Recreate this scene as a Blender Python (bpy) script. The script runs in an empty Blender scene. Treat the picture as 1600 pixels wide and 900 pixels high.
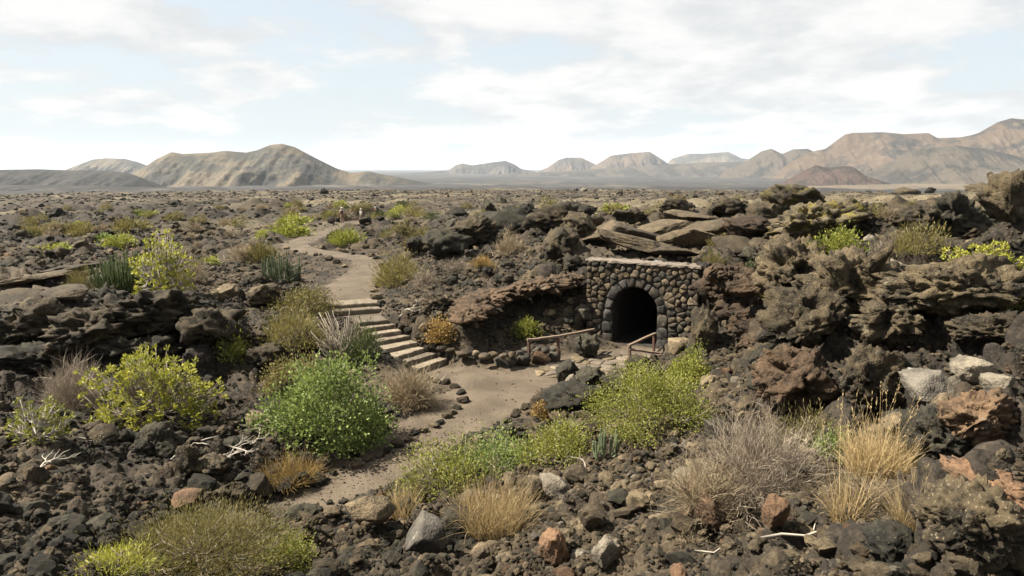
import bpy, bmesh, math, random
import numpy as np
from mathutils import Vector, Matrix

SC = bpy.context.scene
COL = SC.collection
R = math.radians
random.seed(7)
RNG = np.random.default_rng(11)

# ------------------------------------------------------------------ camera
CAMZ = 7.3
F = 1156.0                                   # focal length in photo pixels (1600 wide)
PITCH = math.atan(188.0 / F)
CP, SP = math.cos(PITCH), math.sin(PITCH)
cam = bpy.data.cameras.new('camera')
cam.sensor_width = 36.0
cam.lens = 36.0 * F / 1600.0
cam.clip_start, cam.clip_end = 0.1, 120000.0
camo = bpy.data.objects.new('camera', cam)
COL.objects.link(camo)
camo.location = (0, 0, CAMZ)
camo.rotation_euler = (math.pi / 2 - PITCH, 0, 0)
SC.camera = camo

# ------------------------------------------------------------------ sun, sky, exposure
SUN = Vector((-0.66, 0.05, 0.80)).normalized()
sl = bpy.data.lights.new('sun', 'SUN')
sl.energy, sl.angle, sl.color = 5.0, R(0.5), (1.0, 0.925, 0.80)
so = bpy.data.objects.new('sun', sl)
COL.objects.link(so)
so.rotation_euler = SUN.to_track_quat('Z', 'Y').to_euler()
so.location = (-40, 20, 60)

W = bpy.data.worlds.new('World')
SC.world = W
W.use_nodes = True
SC.view_settings.view_transform = 'Standard'
SC.view_settings.look = 'None'
SC.view_settings.exposure = 1.85
SC.view_settings.gamma = 1.0


class NT:
    """small helper round a node tree"""
    def __init__(self, nt):
        self.nt = nt
        nt.nodes.clear()

    def n(self, t, **kw):
        nd = self.nt.nodes.new(t)
        for k, v in kw.items():
            setattr(nd, k, v)
        return nd

    def put(self, sock, v):
        if isinstance(v, bpy.types.NodeSocket):
            self.nt.links.new(v, sock)
        elif v is not None:
            sock.default_value = v

    def math(self, op, a, b=None, c=None, clamp=False):
        nd = self.n('ShaderNodeMath', operation=op, use_clamp=clamp)
        for i, v in enumerate((a, b, c)):
            if v is not None:
                self.put(nd.inputs[i], v)
        return nd.outputs[0]

    def mix(self, f, a, b, blend='MIX'):
        nd = self.n('ShaderNodeMix', data_type='RGBA', blend_type=blend)
        self.put(nd.inputs[0], f)
        self.put(nd.inputs[6], a if isinstance(a, bpy.types.NodeSocket) else (*a, 1))
        self.put(nd.inputs[7], b if isinstance(b, bpy.types.NodeSocket) else (*b, 1))
        return nd.outputs[2]

    def noise(self, vec, scale, detail=4, rough=0.55, dist=0.0):
        nd = self.n('ShaderNodeTexNoise')
        self.put(nd.inputs['Vector'], vec)
        nd.inputs['Scale'].default_value = scale
        nd.inputs['Detail'].default_value = detail
        nd.inputs['Roughness'].default_value = rough
        nd.inputs['Distortion'].default_value = dist
        return nd.outputs[0]

    def voro(self, vec, scale, feature='F1', out=0):
        nd = self.n('ShaderNodeTexVoronoi', feature=feature)
        self.put(nd.inputs['Vector'], vec)
        nd.inputs['Scale'].default_value = scale
        return nd.outputs[out]

    def ramp(self, v, lo, hi, a=0.0, b=1.0):
        nd = self.n('ShaderNodeMapRange', interpolation_type='SMOOTHSTEP')
        self.put(nd.inputs[0], v)
        for i, x in enumerate((lo, hi, a, b)):
            nd.inputs[i + 1].default_value = x
        return nd.outputs[0]

    def scale(self, v, s):
        nd = self.n('ShaderNodeMapping')
        self.put(nd.inputs['Vector'], v)
        nd.inputs['Scale'].default_value = s
        return nd.outputs[0]


def build_world():
    t = NT(W.node_tree)
    out = t.n('ShaderNodeOutputWorld')
    sky = t.n('ShaderNodeTexSky', sky_type='NISHITA')
    sky.sun_disc = False
    sky.sun_elevation = math.asin(SUN.z)
    sky.sun_rotation = math.atan2(SUN.x, SUN.y)
    sky.air_density, sky.dust_density, sky.ozone_density = 1.0, 2.0, 1.0
    b1 = t.n('ShaderNodeBackground')
    t.put(b1.inputs[0], sky.outputs[0])
    b1.inputs[1].default_value = 0.055
    tc = t.n('ShaderNodeTexCoord')
    sep = t.n('ShaderNodeSeparateXYZ')
    t.put(sep.inputs[0], tc.outputs['Generated'])
    z = t.math('MAXIMUM', sep.outputs[2], 0.0)
    den = t.math('ADD', z, 0.21)
    cmb = t.n('ShaderNodeCombineXYZ')
    t.put(cmb.inputs[0], t.math('DIVIDE', sep.outputs[0], den))
    t.put(cmb.inputs[1], t.math('DIVIDE', sep.outputs[1], den))
    mp = t.n('ShaderNodeMapping')
    t.put(mp.inputs['Vector'], cmb.outputs[0])
    mp.inputs['Location'].default_value = CLOUD_AT
    cv = mp.outputs[0]
    big = t.noise(cv, 0.8, 2, 0.5)
    puff = t.noise(cv, 2.0, 10, 0.58, 0.1)
    s = t.math('ADD', t.math('MULTIPLY', big, 0.9), t.math('MULTIPLY', puff, 0.9))
    cloud = t.ramp(s, 0.77, 0.90)
    veil = t.ramp(z, 0.0, 0.9, 0.86, 0.05)        # thin high haze, less of it overhead
    veil = t.math('MAXIMUM', veil, t.math('MULTIPLY', t.ramp(z, 0.0, 0.13, 1.0, 0.0), 0.95))
    fac = t.math('ADD', t.math('MULTIPLY', cloud, t.math('SUBTRACT', 1.0, veil)), veil)
    body = t.ramp(t.math('ADD', t.math('MULTIPLY', puff, .6), t.math('MULTIPLY', t.noise(cv, 3.2, 6, 0.6), .4)), 0.42, 0.60)
    ccol = t.mix(body, (0.78, 0.80, 0.81), (1.0, 0.995, 0.975))
    ccol = t.mix(cloud, (0.80, 0.865, 0.895), ccol)
    b2 = t.n('ShaderNodeBackground')
    t.put(b2.inputs[0], ccol)
    b2.inputs[1].default_value = 0.272
    mx = t.n('ShaderNodeMixShader')
    t.put(mx.inputs[0], fac)
    t.put(mx.inputs[1], b1.outputs[0])
    t.put(mx.inputs[2], b2.outputs[0])
    t.put(out.inputs[0], mx.outputs[0])


CLOUD_AT = (14.3, 1.1, 5.7)
build_world()

# ------------------------------------------------------------------ noise in numpy
_G = np.array([[1, 1, 0], [-1, 1, 0], [1, -1, 0], [-1, -1, 0], [1, 0, 1], [-1, 0, 1], [1, 0, -1], [-1, 0, -1],
               [0, 1, 1], [0, -1, 1], [0, 1, -1], [0, -1, -1], [1, 1, 0], [-1, 1, 0], [0, -1, 1], [0, -1, -1]], np.float32)


def _hash(x, y, z, seed):
    h = (x * 374761393 + y * 668265263 + z * 1440662683 + seed * 974711) & 0xFFFFFFFF
    h = ((h ^ (h >> 13)) * 1274126177) & 0xFFFFFFFF
    return h ^ (h >> 16)


def perlin(p, seed=0):
    p = np.asarray(p, np.float64)
    i = np.floor(p).astype(np.int64)
    f = (p - i).astype(np.float32)
    u = f * f * f * (f * (f * 6 - 15) + 10)
    r = 0
    for dx in (0, 1):
        wx = u[:, 0] if dx else 1 - u[:, 0]
        for dy in (0, 1):
            wy = u[:, 1] if dy else 1 - u[:, 1]
            for dz in (0, 1):
                wz = u[:, 2] if dz else 1 - u[:, 2]
                g = _G[_hash(i[:, 0] + dx, i[:, 1] + dy, i[:, 2] + dz, seed) & 15]
                d = g[:, 0] * (f[:, 0] - dx) + g[:, 1] * (f[:, 1] - dy) + g[:, 2] * (f[:, 2] - dz)
                r = r + wx * wy * wz * d
    return r


def billow(p, seed=0):
    return np.abs(perlin(p, seed)) * 2 - 0.5


def fbm(p, octs=4, seed=0, g=0.5):
    a, r, s = 1.0, 0, 1.0
    for k in range(octs):
        r = r + a * perlin(p * s, seed + k)
        a *= g
        s *= 2.03
    return r


def voronoi2(x, y, seed=0):
    ix, iy = np.floor(x).astype(np.int64), np.floor(y).astype(np.int64)
    f1 = np.full(x.shape, 9.0)
    f2 = np.full(x.shape, 9.0)
    cid = np.zeros(x.shape, np.int64)
    for dx in (-1, 0, 1):
        for dy in (-1, 0, 1):
            h = _hash(ix + dx, iy + dy, ix * 0, seed)
            px = ix + dx + (h & 1023) / 1023.0
            py = iy + dy + ((h >> 10) & 1023) / 1023.0
            d = np.hypot(px - x, py - y)
            nearer = d < f1
            f2 = np.where(nearer, f1, np.minimum(f2, d))
            cid = np.where(nearer, h, cid)
            f1 = np.where(nearer, d, f1)
    return f1, f2, (cid & 65535) / 65535.0


def sstep(a, b, x):
    t = np.clip((x - a) / (b - a), 0, 1)
    return t * t * (3 - 2 * t)


# ------------------------------------------------------------------ photo pixel -> place
def ray(px, py):
    a, b = (px - 800.0) / F, (py - 450.0) / F
    return np.array([a, CP - b * SP, -SP - b * CP])


def at_z(px, py, z):
    d = ray(px, py)
    return np.array([0, 0, CAMZ]) + d * ((z - CAMZ) / d[2])


def at_y(px, py, y):
    d = ray(px, py)
    return np.array([0, 0, CAMZ]) + d * (y / d[1])


def pixel(p):
    p = np.atleast_2d(p) - np.array([0, 0, CAMZ])
    dep = p[:, 1] * CP - p[:, 2] * SP
    up = p[:, 1] * SP + p[:, 2] * CP
    return 800 + F * p[:, 0] / dep, 450 - F * up / dep, dep


# ------------------------------------------------------------------ terrain control points (px, py, z, kind)
# kinds: p soft soil, r rubble, s slabs, c crag, t tan sandy ground with scrub
CT = '''
990 548 0 p;930 556 0 p;850 576 0 p;780 592 -.02 p;720 592 0 p;760 622 -.05 p;700 665 -.15 p;640 710 -.3 p;560 752 -.45 p;470 785 -.55 p;400 800 -.5 p
900 585 0 p;960 572 0 p;1010 560 0 r;800 640 -.05 p
556 470 1.6 p;555 440 1.62 p;565 415 1.6 p;520 395 1.55 p;470 382 1.5 p;490 370 1.4 p;530 357 1.2 p;550 346 0.95 p;620 470 1.65 r;500 470 1.55 r
500 500 1.25 r;520 560 .55 r;600 600 .15 p;560 640 .05 r;590 560 .5 r;640 470 1.9 r;640 500 1.45 r;700 500 1.25 r;700 545 .45 r;690 470 2.0 r;660 540 .75 r
0 470 2.0 s;0 430 1.9 s;90 445 2.0 s;150 410 1.9 r;60 400 1.8 r;200 440 2.0 r;300 450 1.9 r;380 470 1.7 r;440 470 1.5 r;0 385 1.75 s;200 390 1.7 r;400 400 1.6 r;0 370 1.5 r;100 375 1.5 c;300 360 1.4 r;350 385 1.6 c;440 350 1.2 t;0 345 1.0 c;60 335 .9 c;250 335 1.0 c;350 332 .9 c;170 340 1.0 c;500 335 .9 t;120 350 1.2 c;430 330 .9 c;600 318 1 t
0 500 2.1 c;100 490 2.1 c;200 485 2.05 c;300 500 1.8 c;380 525 1.3 c;440 520 1.2 r
0 590 .6 c;100 582 .5 c;200 577 .5 c;300 570 .5 c;380 575 .4 r
0 680 .9 r;100 680 .6 r;230 690 .35 r;380 680 .2 r;500 690 .05 r;0 780 1.2 r;100 790 .8 r;250 790 .25 r;350 790 -.1 r;0 895 1.7 r;150 890 1.1 r;300 890 .4 r;450 880 .1 r;450 740 -.2 r;560 690 -.1 r;620 650 0 r
600 840 .1 r;700 870 .6 r;800 860 .9 r;700 790 .1 r;800 800 .5 r;900 800 1.0 r;1000 860 1.9 r;900 890 1.6 r;640 770 -.1 r;500 830 -.1 r
760 700 0 r;850 680 .2 r;880 612 .25 r;940 600 .35 r;960 660 .7 r;1060 690 1.3 r;1100 640 1.5 r;1080 580 1.0 r;1060 560 .7 r;1150 600 1.6 r;1180 570 1.5 r;1050 750 1.7 r;1150 770 2.3 r;1300 700 2.4 r;1250 650 2.1 r;1400 670 2.6 r;1430 830 3.5 r;1300 880 3.2 r;1150 890 2.6 r;1550 820 4.0 c;1590 700 3.7 c;1500 600 3.3 c;1590 600 3.7 c
1210 440 3.6 c;1300 430 4.0 c;1400 440 4.2 c;1500 440 4.4 r;1590 450 4.7 r;1300 490 3.7 c;1400 520 3.7 c;1240 500 3.2 c;1200 590 1.7 c;1280 630 2.1 c;1350 645 2.3 c;1450 590 3.0 c;1500 500 4.0 c
1110 422 3.2 r;1150 430 3.05 r;1190 440 3.1 r;1105 502 1.3 c;1140 517 1.35 c;1168 545 1.4 r;1000 388 3.7 s;900 390 3.4 s;1000 370 3.9 s;1100 370 4.1 s;1200 370 4.3 s;1300 370 4.6 c;1400 370 4.8 r;1500 370 5.0 c;1590 370 5.3 c;1000 340 4.15 s;1100 340 4.4 s;1200 330 4.75 c;1300 330 5.0 c;1340 314 5.1 t;1400 322 5.1 t;1400 310 5.2 t;1460 310 5.3 t;1500 320 5.25 t;1530 308 5.45 t;1120 318 4.5 t;1590 310 5.7 c
700 450 2.2 r;700 420 2.3 r;760 430 2.35 r;830 418 2.65 r;880 410 2.9 r;700 380 2.7 c;800 380 3.1 c;850 350 3.4 c;900 350 3.7 c;750 350 2.6 c;650 370 2.0 r;600 345 1.3 t;700 335 2.1 t;800 325 2.6 t;900 320 3.4 t;1000 318 4.0 t;620 400 1.9 r;640 430 1.95 r
733 488 1.75 c;800 443 2.2 c;860 435 2.4 c;905 427 2.5 c;765 507 .92 p;850 474 1.45 r;900 484 1.3 r;830 502 .95 r;780 540 .45 r;830 540 .38 r;895 525 .45 r;918 545 .05 r;720 553 .4 r;795 482 1.35 p;740 535 .55 r
'''
pts, kinds = [], []
for row in CT.replace('\n', ';').split(';'):
    q = row.split()
    if len(q) == 4:
        pts.append(at_z(float(q[0]), float(q[1]), float(q[2])))
        kinds.append(q[3])
for az in np.linspace(-.99, .99, 11):                     # near ground under and beside the viewpoint, far rim
    for rr, zz, k in ((2.2, 5.4 - (.8 if az < -.2 else 0), 'r'), (5.0, 3.9 if az > 0 else 3.0, 'r'), (120, 1.2 + 1.6 * az, 'c' if az < -.1 else 't'), (220, -.8, 't'), (430, -5.2, 't')):
        pts.append(np.array([rr * math.sin(az), rr * math.cos(az), zz]))
        kinds.append(k)
PTS = np.array(pts)
KND = np.array(kinds)


def polar(x, y):
    return np.arctan2(x, y), np.log(np.maximum(np.hypot(x, y), .5))


PT, PL = polar(PTS[:, 0], PTS[:, 1])
EPS2 = .012 ** 2
_A = np.sqrt((PT[:, None] - PT) ** 2 + (PL[:, None] - PL) ** 2 + EPS2)
_n = len(PTS)
_M = np.zeros((_n + 1, _n + 1))
_M[:_n, :_n] = _A - np.eye(_n) * .004
_M[:_n, _n] = 1
_M[_n, :_n] = 1
_w = np.linalg.solve(_M, np.append(PTS[:, 2], 0))
KW = np.stack([(KND == k) for k in 'prsct'], 1).astype(float)


def base_field(th, lr):
    z = np.empty(len(th))
    kk = np.empty((len(th), 5))
    for i in range(0, len(th), 40000):
        s = slice(i, i + 40000)
        d2 = (th[s, None] - PT) ** 2 + (lr[s, None] - PL) ** 2
        z[s] = np.sqrt(d2 + EPS2) @ _w[:_n] + _w[_n]
        w = 1 / (d2 + 2e-4) ** 2
        kk[s] = (w @ KW) / w.sum(1, keepdims=True)
    return z, kk


# ------------------------------------------------------------------ arch wall frame
WZ = 3.5
WA = at_z(918, 404, WZ)
WB = at_z(1094, 416, WZ)
WU = (WB - WA)[:2]
WL = float(np.hypot(*WU))
WU = WU / WL
WN = np.array([WU[1], -WU[0]])                      # outward, towards the court
# centre of the arch: the wall point seen at px 991
_best = min(np.linspace(0, WL, 400), key=lambda t: abs(pixel([WA[0] + WU[0] * t, WA[1] + WU[1] * t, 1.2])[0][0] - 991))
AT, AR, ASP = float(_best), 0.99, 1.46               # centre along wall, half width, springing height


def wall_pt(t, off, z):
    return Vector((WA[0] + WU[0] * t + WN[0] * off, WA[1] + WU[1] * t + WN[1] * off, z))


# ------------------------------------------------------------------ path polyline (px, py, z, half width m)
PATH = [(470, 786, -.5, .25), (520, 770, -.48, .5), (566, 748, -.42, .75), (625, 708, -.3, 1.0), (700, 660, -.15, 1.3), (765, 620, -.05, 1.5), (800, 600, 0, 1.5), (860, 580, 0, 1.2), (930, 562, 0, 1.1), (992, 552, 0, .95)]
PATH2 = [(690, 585, 0, 1.0), (740, 590, 0, 1.1), (800, 600, 0, 1.5)]
PATH3 = [(557, 474, 1.6, .95), (550, 446, 1.62, 1.15), (572, 426, 1.62, .95), (584, 412, 1.66, .75), (560, 403, 1.66, .75), (515, 396, 1.64, .85), (474, 389, 1.62, .9), (461, 382, 1.58, .95), (484, 372, 1.5, .95), (515, 362, 1.32, .9), (536, 354, 1.1, .95), (550, 346, .97, 1.1)]
STEP_PX = [(520, 477, 590, 473, 1.58), (524, 486.5, 593, 482, 1.42), (563, 504, 605, 500, 1.27), (572, 513.5, 616, 507.5, 1.11), (579, 523.5, 626, 517, .95), (592, 533.5, 640, 525, .79), (603, 545.5, 651, 535, .63), (622, 557, 664, 543.5, .47), (638, 565.5, 681, 552.5, .31), (657, 575, 698, 560.5, .15)]
STEP_L = [at_z(a, b, e) for a, b, c, d, e in STEP_PX]
STEP_R = [at_z(c, d, e) for a, b, c, d, e in STEP_PX]
PATH4 = [(0.5 * (l + r), .5 * float(np.linalg.norm(r - l))) for l, r in zip(STEP_L, STEP_R)]


def seg_dist(x, y, line):
    """signed clearance (distance minus half width) to a widening polyline, and its height"""
    best = np.full(x.shape, 1e9)
    zz = np.zeros(x.shape)
    for (a, ha), (b, hb) in zip(line[:-1], line[1:]):
        d = b[:2] - a[:2]
        t = np.clip(((x - a[0]) * d[0] + (y - a[1]) * d[1]) / (d @ d + 1e-9), 0, 1)
        c = np.hypot(x - a[0] - t * d[0], y - a[1] - t * d[1]) - (ha + t * (hb - ha))
        m = c < best
        best = np.where(m, c, best)
        zz = np.where(m, a[2] + t * (b[2] - a[2]), zz)
    return best, zz


LINES = [[(at_z(a, b, c), h) for a, b, c, h in P] for P in (PATH, PATH2, PATH3)]


def path_clear(x, y):
    cs = [seg_dist(x, y, L) for L in LINES]
    best, zz = cs[0]
    for c, z in cs[1:]:
        zz = np.where(c < best, z, zz)
        best = np.minimum(c, best)
    return best, zz


# ------------------------------------------------------------------ terrain mesh
NTH, NR = 820, 880
TH0, TH1 = R(-55), R(55)
R0, R1 = 3.6, 430.0
ths = np.linspace(TH0, TH1, NTH)
lrs = np.linspace(math.log(R0), math.log(R1), NR)
TT, LL = np.meshgrid(ths, lrs)                     # rows: rings
th, lr = TT.ravel(), LL.ravel()
rad = np.exp(lr)
X, Y = rad * np.sin(th), rad * np.cos(th)
# base on a coarser grid, then interpolated
cth, clr = np.linspace(TH0, TH1, 300), np.linspace(lrs[0], lrs[-1], 420)
a, b = np.meshgrid(cth, clr)
zc, kc = base_field(a.ravel(), b.ravel())
zc, kc = zc.reshape(420, 300), kc.reshape(420, 300, 5)


def bilerp(G, u, v):
    iu = np.clip(np.floor(u).astype(int), 0, G.shape[1] - 2)
    iv = np.clip(np.floor(v).astype(int), 0, G.shape[0] - 2)
    fu, fv = np.clip(u - iu, 0, 1), np.clip(v - iv, 0, 1)
    if G.ndim == 3:
        fu, fv = fu[:, None], fv[:, None]
    return (G[iv, iu] * (1 - fu) + G[iv, iu + 1] * fu) * (1 - fv) + (G[iv + 1, iu] * (1 - fu) + G[iv + 1, iu + 1] * fu) * fv


u_, v_ = (th - TH0) / (TH1 - TH0) * 299, (lr - lrs[0]) / (lrs[-1] - lrs[0]) * 419
Z = bilerp(zc, u_, v_)
K = bilerp(kc, u_, v_)
pcl, pz = path_clear(X, Y)
wob = perlin(np.stack([X * 1.3, Y * 1.3, X * 0], 1), 3) * .22 + perlin(np.stack([X * 4, Y * 4, X * 0], 1), 4) * .08
PM = 1 - sstep(-.12, .42, pcl + wob)               # path mask
PM *= np.clip((150 - rad) / 40, 0, 1)
Z = Z * (1 - PM) + pz * PM
scl, sz = seg_dist(X, Y, PATH4)
SM = 1 - sstep(-.05, .35, scl)
Z = Z * (1 - SM) + (sz - .2) * SM
# wall cut: court in front of the wall, cliff top behind it
wt = (X - WA[0]) * WU[0] + (Y - WA[1]) * WU[1]
wo = (X - WA[0]) * WN[0] + (Y - WA[1]) * WN[1]
inw = (1 - sstep(.0, .35, -wt)) * (1 - sstep(.0, .6, wt - WL))
beh = sstep(-.5, -.22, -wo * -1) * 0 + (wo < -.3)
Z = np.where((wo < -.3) & (wo > -9) & (wt > -.1) & (wt < WL + .4), np.maximum(Z, WZ - .03 + perlin(np.stack([X, Y, X * 0], 1), 5) * .15), Z)
front = (wo > -.3) & (wo < 1.6) & (wt > -.1) & (wt < WL + .2)
cap = np.maximum(0, wo) * .1 + sstep(AT + AR, WL, wt) * (.9 + .2 * wo) + sstep(AT - AR, 0, wt) * .5
Z = np.where(front, np.minimum(Z, cap), Z)

P3 = np.stack([X, Y, Z], 1)
cell = rad * (lrs[1] - lrs[0])
KP, KR, KS, KC, KT = K.T
hard = (1 - PM) * (1 - SM)


def octave(lam, seed, kind='b'):
    fade = np.clip((lam / cell - 2.0) / 3.0, 0, 1)
    f = billow if kind == 'b' else perlin
    return f(P3 / lam + seed * 7.7, seed) * fade


far = sstep(45, 110, rad)
mid = sstep(28, 60, rad)
b1, b2, bid = voronoi2(X / .95 + perlin(P3 / .5, 25) * .3, Y / .95 + perlin(P3 / .5, 26) * .3, 33)
h1, h2, hid = voronoi2(X / .38 + perlin(P3 / .2, 27) * .3, Y / .38 + perlin(P3 / .2, 28) * .3, 34)
nearf = np.clip((70 - rad) / 30, 0, 1)
blocks = (.34 * (bid - .5) - .20 * (1 - sstep(0, .16, b2 - b1))) * nearf + (.15 * (hid - .5) - .09 * (1 - sstep(0, .2, h2 - h1))) * np.clip((38 - rad) / 14, 0, 1)
rough = np.zeros_like(Z)
for lam, amp, seed in ((.15, .05, 1), (.30, .11, 2), (.62, .22, 3), (1.4, .30, 4)):
    rough += amp * octave(lam, seed)
soft = .05 * octave(.5, 11, 'p') + .02 * octave(.12, 12, 'p') + .16 * octave(2.5, 13, 'p')
crag = blocks + rough * 1.5 + .55 * octave(2.6, 14) + .12 * np.abs(octave(.5, 15, 'p'))
wx = perlin(P3 / 1.4, 21) * .6 + perlin(P3 / .45, 22) * .22
wy = perlin(P3 / 1.4, 23) * .6 + perlin(P3 / .45, 24) * .22
f1, f2, cid = voronoi2(X / 1.5 + wx, Y / 1.9 + wy, 31)
g1, g2, cid2 = voronoi2(X / .55 + wx * 1.5, Y / .7 + wy * 1.5, 32)
rough = rough + .45 * blocks
slab = -.42 * (1 - sstep(.0, .16, f2 - f1)) + .55 * (cid - .5) + .10 * billow(P3 / 1.1, 45) - .08 * (1 - sstep(0, .12, g2 - g1)) + .10 * (cid2 - .5) + .06 * octave(.3, 16) + .03 * octave(.14, 17, 'p')
tanf = .3 * rough + soft
lumps = .9 * octave(4, 18) * mid + .5 * octave(1.8, 46) * mid + 1.3 * octave(12, 19) * far + 1.6 * octave(30, 20) * far
clump = sstep(.05, .3, perlin(P3 / 14, 40) + .5 * perlin(P3 / 5, 41))        # lava clumps on the tan ground
D = KR * rough + KC * crag + KS * slab + KT * (tanf + clump * (.6 * rough + .5 * octave(1.6, 42))) + KP * .3 * soft + lumps * np.clip(1 - KT * .55, 0, 1)
nearw = front.astype(float) * .7
D = D * hard * (1 - nearw) * np.where(rad > 24, .35 + .65 * sstep(.2, 2.2, pcl), 1) + PM * (.018 * octave(.25, 43, 'p') + .05 * octave(1.1, 44, 'p'))
# normals of the base surface
G = P3.reshape(NR, NTH, 3)
du = np.gradient(G, axis=1)
dv = np.gradient(G, axis=0)
Nn = np.cross(du, dv).reshape(-1, 3)
Nn /= np.linalg.norm(Nn, axis=1, keepdims=True)
Nn *= np.sign(Nn[:, 2:3])
V = P3 + Nn * D[:, None]
ZG = V[:, 2].reshape(NR, NTH)


def ground(x, y):
    """height of the finished ground at x, y (arrays or numbers)"""
    x, y = np.atleast_1d(np.asarray(x, float)), np.atleast_1d(np.asarray(y, float))
    t, l = polar(x, y)
    return bilerp(ZG, (t - TH0) / (TH1 - TH0) * (NTH - 1), (l - lrs[0]) / (lrs[-1] - lrs[0]) * (NR - 1))


_TS = np.geomspace(3.0, 425.0, 2200)


def at(px, py):
    """first point of the ground seen along a photo pixel"""
    d = ray(px, py)
    q = np.array([0, 0, CAMZ]) + _TS[:, None] * d
    h = ground(q[:, 0], q[:, 1])
    k = np.nonzero(q[:, 2] < h)[0]
    i = k[0] if len(k) else len(_TS) - 1
    return Vector((q[i, 0], q[i, 1], h[i]))


# ------------------------------------------------------------------ mesh helpers
def mesh_np(name, verts, faces, mats=(), smooth=False, mat_index=None, attrs=()):
    """faces: (n,3) or (n,4) array, or a list of such arrays"""
    me = bpy.data.meshes.new(name)
    fl = faces if isinstance(faces, list) else [faces]
    fl = [np.asarray(f, np.int32) for f in fl if len(f)]
    verts = np.asarray(verts, np.float32)
    me.vertices.add(len(verts))
    me.vertices.foreach_set('co', verts.ravel())
    nl = sum(f.size for f in fl)
    nf = sum(len(f) for f in fl)
    me.loops.add(nl)
    me.loops.foreach_set('vertex_index', np.concatenate([f.ravel() for f in fl]))
    tot = np.concatenate([np.full(len(f), f.shape[1]) for f in fl])
    st = np.concatenate([[0], np.cumsum(tot)[:-1]])
    me.polygons.add(nf)
    me.polygons.foreach_set('loop_start', st.astype(np.int32))
    me.polygons.foreach_set('loop_total', tot.astype(np.int32))
    me.polygons.foreach_set('use_smooth', np.full(nf, smooth))
    if mat_index is not None:
        me.polygons.foreach_set('material_index', np.asarray(mat_index, np.int32))
    for m in mats:
        me.materials.append(m)
    for an, dom, data in attrs:
        at_ = me.attributes.new(an, 'FLOAT', dom)
        at_.data.foreach_set('value', np.asarray(data, np.float32))
    me.update(calc_edges=True)
    return me


def link(name, me, parent=None, loc=None):
    o = bpy.data.objects.new(name, me)
    COL.objects.link(o)
    if parent is not None:
        o.parent = parent
    if loc is not None:
        o.location = loc
    return o


def tag(o, label=None, cat=None, group=None, kind=None):
    for k, v in (('label', label), ('category', cat), ('group', group), ('kind', kind)):
        if v:
            o[k] = v
    return o


def thing(name, label, cat, loc=(0, 0, 0), group=None, rz=0):
    o = bpy.data.objects.new(name, None)
    COL.objects.link(o)
    o.empty_display_size = .2
    o.location = loc
    o.rotation_euler = (0, 0, rz)
    return tag(o, label, cat, group)


# ------------------------------------------------------------------ materials
def mat(name):
    m = bpy.data.materials.new(name)
    m.use_nodes = True
    t = NT(m.node_tree)
    out = t.n('ShaderNodeOutputMaterial')
    bs = t.n('ShaderNodeBsdfPrincipled')
    t.put(out.inputs[0], bs.outputs[0])
    bs.inputs['Roughness'].default_value = .92
    bs.inputs['Specular IOR Level'].default_value = .25
    return m, t, bs


def bump(t, bs, h, strength, dist):
    b = t.n('ShaderNodeBump')
    b.inputs['Strength'].default_value = strength
    b.inputs['Distance'].default_value = dist
    t.put(b.inputs['Height'], h)
    t.put(bs.inputs['Normal'], b.outputs[0])


def rock_mat(name, c1, c2, spec=(.30, .27, .22), specks=.62, lichen=None, lich_lo=.6, sc=1.0, space='Object'):
    m, t, bs = mat(name)
    tc = t.n('ShaderNodeTexCoord')
    oi = t.n('ShaderNodeObjectInfo')
    v = tc.outputs[space]
    ad = t.n('ShaderNodeVectorMath', operation='ADD')
    t.put(ad.inputs[0], v)
    t.put(ad.inputs[1], oi.outputs['Location'])
    v = ad.outputs[0]
    n1 = t.noise(v, 1.6 * sc, 5, .6)
    n2 = t.noise(v, 9 * sc, 4, .65)
    n3 = t.noise(v, 34 * sc, 3, .6)
    c = t.mix(t.ramp(t.math('ADD', t.math('MULTIPLY', n1, .6), t.math('MULTIPLY', n2, .4)), .38, .62), c1, c2)
    c = t.mix(t.math('MULTIPLY', t.ramp(n3, specks, specks + .14), .7), c, spec)
    if lichen:
        l = t.ramp(t.noise(v, 2.2 * sc, 6, .7), lich_lo, lich_lo + .08)
        c = t.mix(t.math('MULTIPLY', l, t.ramp(n2, .35, .55)), c, lichen)
    hsv = t.n('ShaderNodeHueSaturation')
    t.put(hsv.inputs['Color'], c)
    t.put(hsv.inputs['Value'], t.ramp(oi.outputs['Random'], 0, 1, .62, 1.4))
    t.put(bs.inputs['Base Color'], hsv.outputs[0])
    pits = t.voro(v, 22 * sc)
    h = t.math('ADD', t.math('MULTIPLY', n2, .6), t.math('ADD', t.math('MULTIPLY', n3, .25), t.math('MULTIPLY', pits, .3)))
    bump(t, bs, h, .9, .05 / sc)
    return m


M_BLACK = rock_mat('black_basalt', (.0085, .0075, .0052), (.031, .027, .0165), (.135, .115, .074), specks=.59)
M_BROWN = rock_mat('brown_lava', (.015, .0115, .0066), (.064, .047, .026), (.18, .138, .086), specks=.59)
M_TAN = rock_mat('tan_lava', (.040, .030, .017), (.125, .095, .057), (.23, .185, .125))
M_RUST = rock_mat('rust_lava', (.046, .028, .016), (.115, .066, .036), (.16, .115, .078))
M_PALE = rock_mat('pale_grey_stone', (.054, .046, .034), (.138, .117, .086), (.21, .182, .142), lichen=(.22, .20, .165))
M_CRAG = rock_mat('dark_crag', (.0092, .0072, .0042), (.052, .0385, .0205), (.165, .138, .092), .58, lichen=(.105, .090, .056), lich_lo=.60, sc=.9)
M_LICHEN = rock_mat('lichen_crag', (.022, .018, .012), (.065, .052, .032), (.14, .115, .065), lichen=(.075, .060, .013), lich_lo=.50, sc=.8)
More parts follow.
